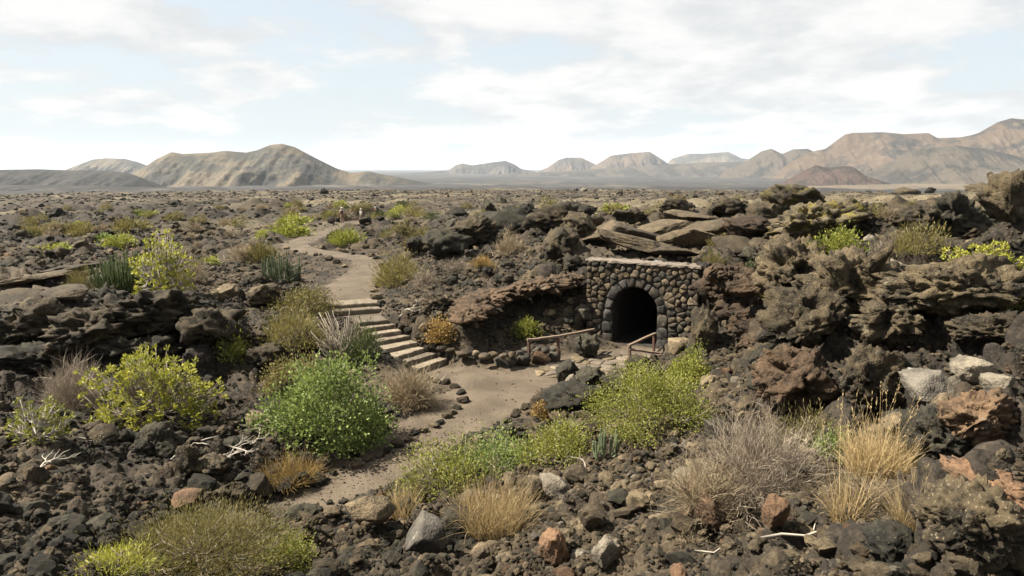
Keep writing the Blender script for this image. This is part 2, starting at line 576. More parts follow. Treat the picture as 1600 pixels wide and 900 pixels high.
M_CLIFF = rock_mat('brown_cliff', (.020, .0135, .008), (.070, .044, .0245), (.145, .104, .066), .61, lichen=(.10, .082, .062), lich_lo=.6, sc=.6)
M_WALLROCK = rock_mat('wall_stone_dark', (.016, .0145, .0115), (.058, .049, .036), (.13, .112, .085), sc=3)
M_WALLTAN = rock_mat('wall_stone_brown', (.042, .032, .021), (.108, .083, .054), (.165, .135, .098), sc=3)
M_VOUS = rock_mat('arch_stone_grey', (.015, .0142, .013), (.050, .046, .040), (.10, .094, .082), specks=.58, sc=3)
M_GREYB = rock_mat('grey_boulder', (.036, .032, .026), (.086, .076, .060), (.14, .126, .102), lichen=(.18, .165, .138))
M_PLATE = rock_mat('brown_lava_plate', (.026, .0195, .0115), (.068, .051, .030), (.12, .095, .06), .61, sc=.7)
M_MORTAR = rock_mat('dark_mortar', (.012, .011, .009), (.026, .022, .018), (.045, .038, .032), sc=4)  # dark colour for joints, backing and tunnel
M_TREAD = rock_mat('weathered_step', (.082, .066, .046), (.142, .116, .084), (.19, .16, .12), sc=2)
M_CONC = rock_mat('pale_coping', (.070, .057, .044), (.118, .098, .078), (.16, .135, .11), sc=2)
M_FLAG = rock_mat('flagstone', (.062, .050, .037), (.115, .093, .068), (.16, .135, .105), sc=1.5)


def ground_mat():
    m, t, bs = mat('lava_ground')
    geo = t.n('ShaderNodeNewGeometry')
    pos = geo.outputs['Position']
    at_ = lambda n: t.n('ShaderNodeAttribute', attribute_name=n).outputs['Fac']
    path, tan, slab, darkr = at_('path'), at_('tan'), at_('slab'), at_('dark')
    n0 = t.noise(pos, .09, 5, .6)
    n1 = t.noise(pos, .8, 6, .62)
    n2 = t.noise(pos, 5.5, 5, .65)
    n3 = t.noise(pos, 26, 3, .6)
    lava = t.mix(t.ramp(n1, .36, .64), (.008, .0064, .004), (.042, .030, .017))
    lava = t.mix(t.math('MULTIPLY', t.ramp(n2, .5, .68), .55), lava, (.090, .068, .041))
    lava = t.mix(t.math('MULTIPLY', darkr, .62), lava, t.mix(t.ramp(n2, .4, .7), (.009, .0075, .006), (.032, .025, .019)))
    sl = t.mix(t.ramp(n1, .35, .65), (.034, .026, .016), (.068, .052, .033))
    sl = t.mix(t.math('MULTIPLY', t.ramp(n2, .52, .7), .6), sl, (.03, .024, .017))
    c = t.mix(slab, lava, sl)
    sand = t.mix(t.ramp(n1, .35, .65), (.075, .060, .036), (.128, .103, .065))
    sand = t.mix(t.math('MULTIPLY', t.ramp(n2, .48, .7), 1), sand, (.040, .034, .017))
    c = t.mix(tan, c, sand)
    soil = t.mix(t.ramp(n1, .3, .7), (.052, .039, .026), (.090, .070, .048))
    soil = t.mix(t.math('MULTIPLY', t.ramp(n2, .52, .75), .5), soil, (.058, .043, .029))
    soil = t.mix(t.ramp(t.math('ADD', n3, t.math('MULTIPLY', n0, .0)), .64, .74, 0, .8), soil, (.045, .035, .025))
    red = t.ramp(t.n('ShaderNodeSeparateXYZ').outputs[1], 0, 1)
    c = t.mix(path, c, soil)
    t.put(bs.inputs['Base Color'], c)
    h = t.math('ADD', t.math('MULTIPLY', n2, .7), t.math('ADD', t.math('MULTIPLY', n3, .3), t.math('MULTIPLY', t.voro(pos, 16), .25)))
    b = t.n('ShaderNodeBump')
    t.put(b.inputs['Strength'], t.math('SUBTRACT', .95, t.math('MULTIPLY', path, .3)))
    b.inputs['Distance'].default_value = .07
    t.put(b.inputs['Height'], h)
    t.put(bs.inputs['Normal'], b.outputs[0])
    return m


M_GROUND = ground_mat()

# ------------------------------------------------------------------ ground and path objects
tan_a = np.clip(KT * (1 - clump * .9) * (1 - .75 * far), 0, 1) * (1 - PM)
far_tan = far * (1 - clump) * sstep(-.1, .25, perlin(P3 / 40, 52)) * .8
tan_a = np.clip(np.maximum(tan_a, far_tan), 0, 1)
slab_a = np.clip(KS * sstep(.02, .10, f2 - f1) + .12 * KR, 0, 1)  # cracks drop to the dark lava colour, recess shade painted in
dark_a = np.clip(KC * 1.0 + (.35 + .6 * clump) * far + sstep(.15, .4, perlin(P3 / 2.2, 50) + .4 * perlin(P3 / .8, 51)) * KR + .5 * (X < -1.5) * KR * (rad < 27), 0, 1)  # dark lava; also paints shade into the left bank and hollow face
idx = np.arange(NR * NTH).reshape(NR, NTH)
quads = np.stack([idx[:-1, :-1].ravel(), idx[:-1, 1:].ravel(), idx[1:, 1:].ravel(), idx[1:, :-1].ravel()], 1)
qc = V[quads].mean(1)
qt = (qc[:, 0] - WA[0]) * WU[0] + (qc[:, 1] - WA[1]) * WU[1]
qo = (qc[:, 0] - WA[0]) * WN[0] + (qc[:, 1] - WA[1]) * WN[1]
hole = (np.abs(qt - AT) < AR + .25) & (qo < -.02) & (qo > -.75)
quads = quads[~hole]
pathface = PM[quads].mean(1) > .5


def sub_mesh(name, q, o_name):
    used = np.unique(q)
    remap = np.full(len(V), -1)
    remap[used] = np.arange(len(used))
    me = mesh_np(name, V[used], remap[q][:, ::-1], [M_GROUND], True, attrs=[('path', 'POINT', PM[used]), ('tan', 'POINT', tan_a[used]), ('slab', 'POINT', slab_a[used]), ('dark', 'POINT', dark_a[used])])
    return tag(link(o_name, me), kind='structure')


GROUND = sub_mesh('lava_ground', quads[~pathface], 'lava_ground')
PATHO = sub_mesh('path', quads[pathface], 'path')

# ------------------------------------------------------------------ far plain
FARP = [(400, -5.5), (700, -14), (1000, -22), (1800, -42), (3000, -62), (6000, -66), (12000, -68), (45000, -80)]


def plain_z(r):
    return np.interp(np.log(r), [math.log(a) for a, b in FARP], [b for a, b in FARP])


def plain_mat():
    m, t, bs = mat('far_plain')
    geo = t.n('ShaderNodeNewGeometry')
    p = geo.outputs['Position']
    n1 = t.noise(p, .0022, 6, .6)
    n2 = t.noise(p, .012, 6, .65)
    n3 = t.noise(p, .05, 6, .7)
    s = t.math('ADD', t.math('MULTIPLY', n1, .48), t.math('ADD', t.math('MULTIPLY', n2, .30), t.math('MULTIPLY', n3, .22)))
    c = t.mix(t.ramp(s, .49, .61), (.019, .018, .017), (.088, .073, .052))
    c = t.mix(t.math('MULTIPLY', t.ramp(n3, .5, .7), .5), c, (.045, .040, .028))
    t.put(bs.inputs['Base Color'], c)
    bump(t, bs, n2, 1.0, 4.0)
    return m


M_PLAIN = plain_mat()
fr = np.geomspace(395, 45000, 190)
ft = np.linspace(-math.pi, math.pi, 361)[:-1]
ft = np.sort(np.concatenate([ft, np.linspace(R(-45), R(45), 420)]))
a, b = np.meshgrid(ft, fr)
fx, fy = (b * np.sin(a)).ravel(), (b * np.cos(a)).ravel()
fp = np.stack([fx, fy, fx * 0], 1)
fz = plain_z(b.ravel()) + np.clip((b.ravel() - 400) / 300, 0, 1) * (5 * np.maximum(0, perlin(fp / 160, 60)) * 2 + 3 * billow(fp / 60, 61) * np.clip(3000 / b.ravel(), 0, 1))
i = np.arange(len(fr) * len(ft)).reshape(len(fr), len(ft))
i2 = np.roll(i, -1, 1)
fq = np.stack([i[:-1].ravel(), i[1:].ravel(), i2[1:].ravel(), i2[:-1].ravel()], 1)
tag(link('plain', mesh_np('plain', np.stack([fx, fy, fz], 1), fq, [M_PLAIN], True)), kind='structure')


# ------------------------------------------------------------------ hills
def hill_mat(name, c1, c2, c3, sc=.004):
    m, t, bs = mat(name)
    p = t.n('ShaderNodeNewGeometry').outputs['Position']
    n1 = t.noise(p, sc, 5, .55, .3)
    n2 = t.noise(p, sc * 6, 5, .62)
    n3 = t.noise(p, sc * 30, 3, .6)
    c = t.mix(t.ramp(n1, .45, .55), c1, c2)
    c = t.mix(t.math('MULTIPLY', t.ramp(n2, .5, .66), .6), c, c3)
    c = t.mix(t.math('MULTIPLY', t.ramp(n3, .52, .64), .5), c, (.030, .028, .018))
    t.put(bs.inputs['Base Color'], c)
    bump(t, bs, t.math('ADD', n2, t.math('MULTIPLY', n3, .7)), .6, 10)
    return m


MH_OLIVE = hill_mat('hill_olive', (.082, .064, .040), (.030, .028, .022), (.100, .077, .049))
MH_GREY = hill_mat('hill_grey', (.022, .020, .017), (.052, .042, .031), (.075, .059, .042))
MH_RED = hill_mat('hill_russet', (.066, .045, .029), (.026, .021, .017), (.110, .084, .056))
MH_DARKRED = hill_mat('hill_dark_red', (.026, .020, .017), (.048, .031, .025), (.07, .052, .040), .01)
MH_LAVA = hill_mat('hill_lava', (.014, .013, .012), (.026, .023, .020), (.042, .037, .030), .01)


def hill(sky, base_py, dist, material, slope=.42, gully=.5, seed=0, crater=None):
    """a hill range: skyline in photo pixels at a given distance, falling to the plain in front and behind"""
    sky = np.array(sky, float)
    n = 260
    px = np.linspace(sky[0, 0], sky[-1, 0], n)
    py = np.interp(px, sky[:, 0], sky[:, 1])
    k = np.array([.25, .5, .25])
    zb = at_y(800, base_py, dist)[2] - 4
    xs = np.array([at_y(a, b, dist)[0] for a, b in zip(px, py)])
    hs = np.maximum(np.array([at_y(a, b, dist)[2] for a, b in zip(px, py)]) - zb, .5)
    e_ = np.clip(np.minimum(np.arange(n), n - 1 - np.arange(n)) / 16, 0, 1)
    hs = hs * e_ * (2 - e_) + .01
    hmax = hs.max()
    depth = hmax / slope
    nv = 150
    v = np.linspace(-1, 1, nv)
    Xg, Vg = np.meshgrid(xs, v)
    Hs = np.broadcast_to(hs, Xg.shape)
    Yg = dist + Vg * depth
    wd = np.abs(Vg) * depth * slope                       # drop below the ridge at that depth
    p = np.stack([Xg.ravel() / (hmax * .55), Vg.ravel() * 1.1 + seed, np.full(Xg.size, seed * 3.1)], 1)
    warp = (fbm(p, 4, seed + 70)).reshape(Xg.shape)
    z = Hs - wd * (1 + .38 * warp)
    # concave foot
    z = np.where(z < .25 * Hs, .25 * Hs * np.exp((z - .25 * Hs) / (.25 * Hs + 1e-6)), z)
    g = np.stack([Xg.ravel() / (hmax * .16) + warp.ravel() * 2, Vg.ravel() * 1.3, np.full(Xg.size, seed * 1.7)], 1)
    gul = (np.abs(perlin(g * .6, seed + 80)) + .55 * np.abs(perlin(g * 1.7 + 9, seed + 81)) * (.5 + perlin(p * 1.5, seed + 83)) + .22 * np.abs(perlin(g * 4.1, seed + 82))).reshape(Xg.shape)
    m = np.clip(np.abs(Vg) * 5, 0, 1) * np.clip(z / hmax * 3, 0, 1)
    z = z - gul * gully * .15 * hmax * m
    det = np.stack([Xg.ravel() / (hmax * .10), Yg.ravel() / (hmax * .16), np.full(Xg.size, seed * .7)], 1)
    z = z + fbm(det, 4, seed + 90, .6).reshape(Xg.shape) * .022 * hmax * m
    edge = sstep(1.0, .8, np.abs(Vg))
    z = z * edge - 14 * (1 - edge)
    verts = np.stack([Xg.ravel(), Yg.ravel(), zb + z.ravel()], 1)
    ii = np.arange(nv * n).reshape(nv, n)
    q = np.stack([ii[:-1, :-1].ravel(), ii[:-1, 1:].ravel(), ii[1:, 1:].ravel(), ii[1:, :-1].ravel()], 1)
    return tag(link('hill', mesh_np('hill', verts, q, [material], True)), kind='structure')


hill([(95, 268), (120, 258), (145, 249), (165, 247), (195, 248), (215, 253), (240, 262), (262, 270)], 273, 6500, MH_OLIVE, .34, .25, 1)
hill([(150, 300), (178, 291), (215, 268), (245, 248), (268, 237), (285, 240), (330, 238), (352, 235), (385, 238), (402, 234), (422, 226), (440, 224), (460, 229), (490, 245), (525, 262), (548, 270), (575, 267), (592, 271), (640, 280), (700, 291), (760, 300)], 297, 3000, MH_OLIVE, .40, .5, 2)
hill([(-420, 262), (-200, 266), (0, 265), (60, 264), (110, 266), (160, 266), (200, 270), (235, 282), (262, 296)], 299, 2350, MH_LAVA, .25, .25, 3)
hill([(600, 276), (650, 270), (700, 266), (712, 258), (722, 255), (738, 258), (765, 254), (790, 251), (803, 256), (815, 264), (850, 270)], 276, 9000, MH_GREY, .4, .3, 4)
hill([(830, 272), (855, 262), (872, 250), (885, 246), (908, 246), (925, 254), (945, 264), (960, 270)], 271, 9500, MH_RED, .45, .25, 5)
hill([(915, 268), (935, 255), (955, 243), (985, 239), (1015, 237), (1030, 246), (1045, 256), (1062, 262)], 268, 8500, MH_RED, .42, .3, 6)
hill([(1030, 268), (1050, 248), (1075, 240), (1100, 240), (1138, 237), (1158, 247), (1185, 250), (1220, 262)], 268, 11000, MH_OLIVE, .4, .3, 7)
hill([(620, 292), (720, 277), (860, 268), (960, 262), (1090, 254), (1180, 252), (1260, 256), (1330, 275)], 281, 6600, MH_GREY, .18, .25, 8)
hill([(1120, 272), (1165, 252), (1190, 236), (1205, 232), (1222, 240), (1240, 233), (1262, 232), (1290, 246), (1330, 266)], 285, 5400, MH_GREY, .4, .5, 9)
hill([(1200, 276), (1260, 238), (1290, 232), (1320, 210), (1332, 207), (1380, 206), (1412, 209), (1450, 207), (1464, 215), (1500, 214), (1520, 210), (1560, 216), (1640, 240), (1720, 270)], 284, 4700, MH_RED, .46, .7, 10)
hill([(1380, 270), (1450, 225), (1500, 216), (1530, 207), (1560, 190), (1580, 184), (1610, 187), (1660, 205), (1740, 245), (1800, 280)], 287, 4300, MH_RED, .46, .6, 11)
hill([(1330, 284), (1385, 256), (1420, 238), (1450, 232), (1490, 227), (1540, 232), (1600, 246), (1660, 262), (1740, 285)], 289, 3500, MH_GREY, .4, .7, 12)
MH_SAND = hill_mat('hill_sand', (.105, .083, .058), (.082, .066, .047), (.12, .096, .067), .01)
hill([(1120, 297), (1210, 293), (1330, 289), (1430, 287), (1520, 287), (1620, 289), (1760, 297)], 296, 2100, MH_SAND, .05, .1, 14)
hill([(-260, 292), (-60, 290), (60, 289), (170, 291), (270, 293), (380, 294), (520, 296), (640, 299)], 299, 1500, MH_LAVA, .06, .5, 15)
hill([(1190, 296), (1225, 284), (1260, 264), (1275, 258), (1295, 262), (1315, 259), (1332, 260), (1352, 274), (1395, 288), (1440, 296)], 294, 2400, MH_DARKRED, .36, .6, 13)

# ------------------------------------------------------------------ stone arch wall
def clip_poly(poly, p, n):
    """keep the side where (x - p).n <= 0"""
    out = []
    for i in range(len(poly)):
        a, b = poly[i], poly[(i + 1) % len(poly)]
        da, db = (a - p) @ n, (b - p) @ n
        if da <= 0:
            out.append(a)
        if (da < 0) != (db < 0) and da != db:
            out.append(a + (b - a) * (da / (da - db)))
    return out


def round_poly(poly, cuts=1):
    for _ in range(cuts):
        q = []
        for i in range(len(poly)):
            a, b = poly[i], poly[(i + 1) % len(poly)]
            if np.linalg.norm(b - a) < .015:
                q.append((a + b) / 2)
                continue
            q += [a * .76 + b * .24, a * .24 + b * .76]
        poly = q
    return poly


def voronoi_cells(seeds, rect, reach=1.2):
    x0, y0, x1, y1 = rect
    cells = []
    for i, s in enumerate(seeds):
        poly = [np.array(v, float) for v in ((x0, y0), (x1, y0), (x1, y1), (x0, y1))]
        d = np.hypot(*(seeds - s).T)
        for j in np.argsort(d)[1:24]:
            if d[j] < reach and len(poly) > 2:
                poly = clip_poly(poly, (s + seeds[j]) / 2, (seeds[j] - s) / d[j])
        cells.append(poly)
    return cells


def stone_mesh(name, poly, depth, frame, m, bulge=1.0, jit=.012):
    """a rounded stone from its face outline; frame(u, v, out) -> world"""
    poly = np.array(poly)
    c = poly.mean(0)
    n = len(poly)
    vs, fs = [], []
    tilt = RNG.normal(0, .05, 2)
    for sc, o in ((.97, -.10), (1.0, depth * .35), (.86, depth * .82), (.52, depth * (1 + .12 * bulge))):
        for p in poly:
            q = c + (p - c) * sc
            j = RNG.normal(0, jit)
            vs.append(frame(q[0] + RNG.normal(0, jit * .5), q[1] + RNG.normal(0, jit * .5), o + (j + (p - c) @ tilt if o > 0 else 0)))
    vs.append(frame(c[0], c[1], depth * (1.05 + .2 * bulge)))
    for k in range(3):
        for i in range(n):
            fs.append((k * n + i, k * n + (i + 1) % n, (k + 1) * n + (i + 1) % n, (k + 1) * n + i))
    fan = [(3 * n + i, 3 * n + (i + 1) % n, 4 * n) for i in range(n)]
    return mesh_np(name, [tuple(v) for v in vs], [np.array(fs), np.array(fan)], [m], True)


WALL = thing('arch_wall', 'dark lava stone wall with pale coping and a round arched tunnel mouth', 'stone wall', wall_pt(AT, 0, 0))
WLOC = Vector(WALL.location)


def wframe(u, v, o):
    return wall_pt(u, o, v) - WLOC


def arch_profile(r, zs, n=24, z0=-.15):
    p = [(AT - r, z0)]
    for i in range(n + 1):
        a = math.pi - math.pi * i / n
        p.append((AT + r * math.cos(a), zs + r * math.sin(a)))
    return p + [(AT + r, z0)]


def build_wall():
    prof = arch_profile(AR, ASP)
    H = WZ - .08
    # backing: front and back face as strips between the arch and the outline
    vs, fs = [], []
    out_pts = []
    for (u, v) in prof:
        du, dv = u - AT, v - ASP
        if v <= ASP:
            q = (0.0 if du < 0 else WL, v)
        else:
            s = min([x for x in ((AT / -du if du < 0 else (WL - AT) / du if du > 0 else 1e9), ((H - ASP) / dv if dv > 1e-6 else 1e9)) if x > 0])
            q = (AT + du * s, ASP + dv * s)
        out_pts.append(q)
    n = len(prof)
    for o in (0.0, -.62):
        for p in prof:
            vs.append(wframe(p[0], p[1], o))
        for p in out_pts:
            vs.append(wframe(p[0], p[1], o))
    for i in range(n - 1):
        fs.append((i, i + 1, n + i + 1, n + i))
        fs.append((2 * n + i, 3 * n + i, 3 * n + i + 1, 2 * n + i + 1))
        fs.append((i, 2 * n + i, 2 * n + i + 1, i + 1))
        fs.append((n + i, n + i + 1, 3 * n + i + 1, 3 * n + i))
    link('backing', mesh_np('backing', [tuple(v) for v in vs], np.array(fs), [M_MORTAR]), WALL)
    # corner pieces that the radial strips cut off at the two upper corners
    for u0, u1 in ((-.005, .9), (WL - .9, WL + .005)):
        bm = bmesh.new()
        vv = [bm.verts.new(wframe(u, v, o)) for o in (-.006, -.6) for u, v in ((u0, H - .9), (u1, H - .9), (u1, H), (u0, H))]
        for f in ((0, 1, 2, 3), (7, 6, 5, 4), (0, 4, 5, 1), (1, 5, 6, 2), (2, 6, 7, 3), (3, 7, 4, 0)):
            bm.faces.new([vv[k] for k in f])
        me = bpy.data.meshes.new('corner_backing')
        bm.to_mesh(me)
        me.materials.append(M_MORTAR)
        link('corner_backing', me, WALL)
    # tunnel behind
    vs, fs = [], []
    pr = arch_profile(AR + .015, ASP)
    deps = (-.3, -.9, -1.7, -2.8, -4.2, -6.5)
    for k, o in enumerate(deps):
        for p in pr:
            e = .09 * math.sin(7 * p[0] + 5 * p[1] + 3 * k) * (k > 1)
            vs.append(wframe(p[0] + (p[0] - AT) * e, p[1] + e * .4, o))
    n = len(pr)
    for k in range(len(deps) - 1):
        for i in range(n - 1):
            fs.append((k * n + i, (k + 1) * n + i, (k + 1) * n + i + 1, k * n + i + 1))
    tris = []
    k = (len(deps) - 1) * n
    for i in range(1, n - 1):
        tris.append((k, k + i, k + i + 1))
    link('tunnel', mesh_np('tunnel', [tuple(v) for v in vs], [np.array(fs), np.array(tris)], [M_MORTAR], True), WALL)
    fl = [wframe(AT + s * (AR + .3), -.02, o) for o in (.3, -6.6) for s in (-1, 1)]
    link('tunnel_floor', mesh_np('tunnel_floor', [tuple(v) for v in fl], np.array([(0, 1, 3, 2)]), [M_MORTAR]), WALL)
    # arch stones
    ro = AR + .38
    n = 10
    ang = [math.pi * (i + (random.uniform(-.22, .22) if 0 < i < n else 0)) / n for i in range(n + 1)]
    for i in range(n):
        a0, a1 = ang[i], ang[i + 1]
        g = .012
        x = ro + random.uniform(-.09, .02)
        poly = [np.array((AT + r * math.cos(a), ASP + r * math.sin(a))) for r, a in ((AR + .01, a0 + g), (x, a0 + g * .8), (x, (a0 + a1) / 2), (x, a1 - g * .8), (AR + .01, a1 - g), (AR + .01, (a0 + a1) / 2))]
        link('arch_stone', stone_mesh('arch_stone', poly, .065, wframe, random.choice((M_VOUS, M_VOUS, M_WALLROCK)), .05, .016), WALL)
    for s in (-1, 1):
        z = -.1
        for h in (.5, .5, .54):
            w = random.uniform(.36, .55)
            a_, b_ = AT + s * (AR + .005), AT + s * (AR + w)
            lo, hi = min(a_, b_), max(a_, b_)
            poly = [np.array(v) for v in ((lo, z + .01), (hi, z + .01), (hi, z + h - .015), (lo, z + h - .015))]
            link('arch_stone', stone_mesh('arch_stone', round_poly(poly), .06, wframe, random.choice((M_VOUS, M_WALLROCK)), .05, .016), WALL)
            z += h
    # rubble stones
    seeds = []
    tries = 0
    while tries < 9000 and len(seeds) < 292:
        tries += 1
        p = np.array((random.uniform(.02, WL - .02), random.uniform(-.05, H - .03)))
        du, dv = p[0] - AT, p[1] - ASP
        rr = abs(du) - .52 if dv < 0 else math.hypot(du, dv) - .38
        if rr < AR + .12:
            continue
        need = .19 + .20 * random.random() ** 2
        if all(math.hypot((p - q)[0] * .82, (p - q)[1] * 1.15) > need for q in seeds):
            seeds.append(p)
    seeds = np.array(seeds)
    for s, poly in zip(seeds, voronoi_cells(seeds, (0, -.1, WL, H), 1.0)):
        du, dv = s[0] - AT, s[1] - ASP
        if dv > 0:
            d = math.hypot(du, dv)
            nrm = np.array((du, dv)) / d
            poly = clip_poly(poly, np.array((AT, ASP)) + nrm * (ro + .015), -nrm)
        else:
            sg = 1 if du > 0 else -1
            poly = clip_poly(poly, np.array((AT + sg * (AR + .47), 0)), np.array((-sg, 0.0)))
        if len(poly) < 3:
            continue
        c = np.mean(poly, 0)
        poly = [c + (q - c) * (1 - .013 / max(.05, np.linalg.norm(q - c))) for q in poly]
        ext = np.ptp(np.array(poly), 0)
        if min(ext) < .06:
            continue
        mm = random.choices((M_WALLROCK, M_WALLTAN, M_BROWN), (.42, .42, .16))[0]
        link('stone', stone_mesh('stone', round_poly(poly) if random.random() < .55 else poly, random.uniform(.045, .10), wframe, mm, .6, .014), WALL)
    # coping strip
    vs = []
    n = 40
    for i in range(n + 1):
        u = -.06 + (WL + .14) * i / n
        e = [random.gauss(0, .016) for _ in range(6)]
        vs += [wframe(u, WZ - .085 + e[0], .12 + e[1]), wframe(u, WZ - .015 + e[2], .11 + e[3]), wframe(u, WZ + .01 + e[4], -.62), wframe(u, WZ - .085, -.62)]
    fs = [(4 * i + a, 4 * i + 4 + a, 4 * i + 4 + b, 4 * i + b) for i in range(n) for a, b in ((0, 1), (1, 2), (2, 3), (3, 0))]
    fs += [(0, 1, 2, 3), (4 * n + 3, 4 * n + 2, 4 * n + 1, 4 * n)]
    link('coping', mesh_np('coping', [tuple(v) for v in vs], np.array(fs), [M_CONC]), WALL)


build_wall()

# ------------------------------------------------------------------ stone steps
def build_steps():
    mid0 = (STEP_L[5] + STEP_R[5]) / 2
    root = thing('stone_steps', 'weathered flight of ten shallow stone steps climbing from the court to the upper path', 'steps', mid0)
    for k, (l, r) in enumerate(zip(STEP_L, STEP_R)):
        d = (r - l)[:2]
        back = np.array([-d[1], d[0]]) / np.linalg.norm(d)
        if back[1] < 0:
            back = -back
        dep = 1.1 if k in (0, 2) else .62
        n = 14
        vs = []
        for i in range(n + 1):
            f = i / n
            p = l + (r - l) * (f * 1.06 - .03)
            e = .020 * perlin(np.array([[f * 6, k * 3.1, .5]]), 90)[0] + random.gauss(0, .006)
            g = .03 * perlin(np.array([[f * 5, k * 5.3, 2.5]]), 91)[0]
            q = p[:2] - back * g
            for bx, z in ((0.015, -.42), (0.0, -.035 + e), (.02, e), (dep, e * .5 + .006), (dep, -.42)):
                vs.append((q[0] + back[0] * bx - mid0[0], q[1] + back[1] * bx - mid0[1], p[2] + z - mid0[2]))
        fs = [(5 * i + a, 5 * i + 5 + a, 5 * i + 5 + a + 1, 5 * i + a + 1) for i in range(n) for a in range(4)]
        me = mesh_np('step', vs, [np.array(fs), np.array([(0, 1, 2), (0, 2, 3), (0, 3, 4)] + [(5 * n, 5 * n + 2, 5 * n + 1), (5 * n, 5 * n + 3, 5 * n + 2), (5 * n, 5 * n + 4, 5 * n + 3)])], [M_TREAD])
        link('step', me, root)


build_steps()

# ------------------------------------------------------------------ flagstones of the court, parts of the path
def build_flags():
    reg = [at_z(a, b, 0)[:2] for a, b in ((842, 584), (872, 590), (930, 582), (985, 578), (1012, 566), (1030, 556), (950, 551), (925, 556), (880, 566), (850, 574))]
    reg = [np.array(p) for p in reg]
    cx = np.mean(reg, 0)
    lo, hi = np.min(reg, 0), np.max(reg, 0)

    def inside(p):
        s = False
        for i in range(len(reg)):
            a, b = reg[i], reg[(i + 1) % len(reg)]
            if (a[1] > p[1]) != (b[1] > p[1]) and p[0] < (b[0] - a[0]) * (p[1] - a[1]) / (b[1] - a[1]) + a[0]:
                s = not s
        return s
    seeds = []
    for _ in range(3000):
        p = np.array((random.uniform(lo[0], hi[0]), random.uniform(lo[1], hi[1])))
        if inside(p) and all(math.hypot(*(p - q)) > random.uniform(.34, .6) for q in seeds):
            seeds.append(p)
    seeds = np.array(seeds)
    for s, poly in zip(seeds, voronoi_cells(seeds, (lo[0] - .2, lo[1] - .2, hi[0] + .2, hi[1] + .2), 1.6)):
        poly = [s + (q - s) * min(1, .5 / max(.01, np.linalg.norm(q - s))) for q in poly]
        c = np.mean(poly, 0)
        poly = [c + (q - c) * (1 - .03 / max(.06, np.linalg.norm(q - c))) for q in poly]
        h = float(ground(c[0], c[1])[0]) + random.uniform(.0, .035)
        fr_ = lambda u, v, o, h=h: Vector((u, v, h + o * .5))
        link('paving_stone', stone_mesh('paving_stone', round_poly(poly), .055, fr_, random.choice((M_FLAG, M_FLAG, M_TAN)), .05, .004), PATHO)


build_flags()


# ------------------------------------------------------------------ wooden railings
def tube(verts, faces, pts, rads, sides=6):
    """append a tapering tube through pts; verts/faces are lists (faces as quads)"""
    pts = [np.asarray(p, float) for p in pts]
    b0 = len(verts)
    n = len(pts)
    for i in range(n):
        t = pts[min(i + 1, n - 1)] - pts[max(i - 1, 0)]
        t /= np.linalg.norm(t) + 1e-9
        a = np.cross(t, (0.13, .21, .97) if abs(t[2]) < .9 else (1, .1, 0))
        a /= np.linalg.norm(a) + 1e-9
        b = np.cross(t, a)
        for k in range(sides):
            q = 2 * math.pi * k / sides
            verts.append(tuple(pts[i] + (a * math.cos(q) + b * math.sin(q)) * rads[i]))
    for i in range(n - 1):
        for k in range(sides):
            faces.append((b0 + i * sides + k, b0 + i * sides + (k + 1) % sides, b0 + (i + 1) * sides + (k + 1) % sides, b0 + (i + 1) * sides + k))
    if sides in (4, 6, 8):                       # end caps as quads
        for e in (b0, b0 + (n - 1) * sides):
            for j in range(1, sides - 1, 2):
                faces.append((e, e + j, e + j + 1, e + (j + 2) % sides))


def wood_mat(name, c1, c2):
    m, t, bs = mat(name)
    v = t.n('ShaderNodeTexCoord').outputs['Object']
    s = t.scale(v, (14, 14, 2.2))
    g = t.noise(s, 3, 5, .6, .4)
    c = t.mix(t.ramp(g, .35, .65), c1, c2)
    t.put(bs.inputs['Base Color'], c)
    bump(t, bs, g, .5, .01)
    return m


M_WOODP = wood_mat('red_brown_post', (.055, .029, .020), (.105, .060, .042))
M_WOODR = wood_mat('bleached_rail', (.105, .074, .052), (.175, .13, .095))


def beam(name, p, q, w, h, m, parent, nseg=6):
    """a slightly wavy squared timber from p to q (parent space)"""
    vs, fs = [], []
    p, q = np.asarray(p, float), np.asarray(q, float)
    for i in range(nseg + 1):
        pass
    pts = [p + (q - p) * i / nseg + RNG.normal(0, .006, 3) for i in range(nseg + 1)]
    b0 = 0
    t = (q - p) / np.linalg.norm(q - p)
    a = np.cross(t, (0, 0, 1)) if abs(t[2]) < .9 else np.array([WU[0], WU[1], 0])
    a /= np.linalg.norm(a)
    b = np.cross(a, t)
    ch = .22
    ring = [(-1, -1 + ch), (-1 + ch, -1), (1 - ch, -1), (1, -1 + ch), (1, 1 - ch), (1 - ch, 1), (-1 + ch, 1), (-1, 1 - ch)]
    for c in pts:
        for x, y in ring:
            vs.append(tuple(c + a * x * w / 2 + b * y * h / 2))
    for i in range(nseg):
        for k in range(8):
            fs.append((i * 8 + k, i * 8 + (k + 1) % 8, i * 8 + 8 + (k + 1) % 8, i * 8 + 8 + k))
    for e in (0, nseg * 8):
        for j in (1, 3, 5):
            fs.append((e, e + j, e + j + 1, e + j + 2) if j < 6 else (e, e + 5, e + 6, e + 7))
    return link(name, mesh_np(name, vs, np.array(fs), [m]), parent)


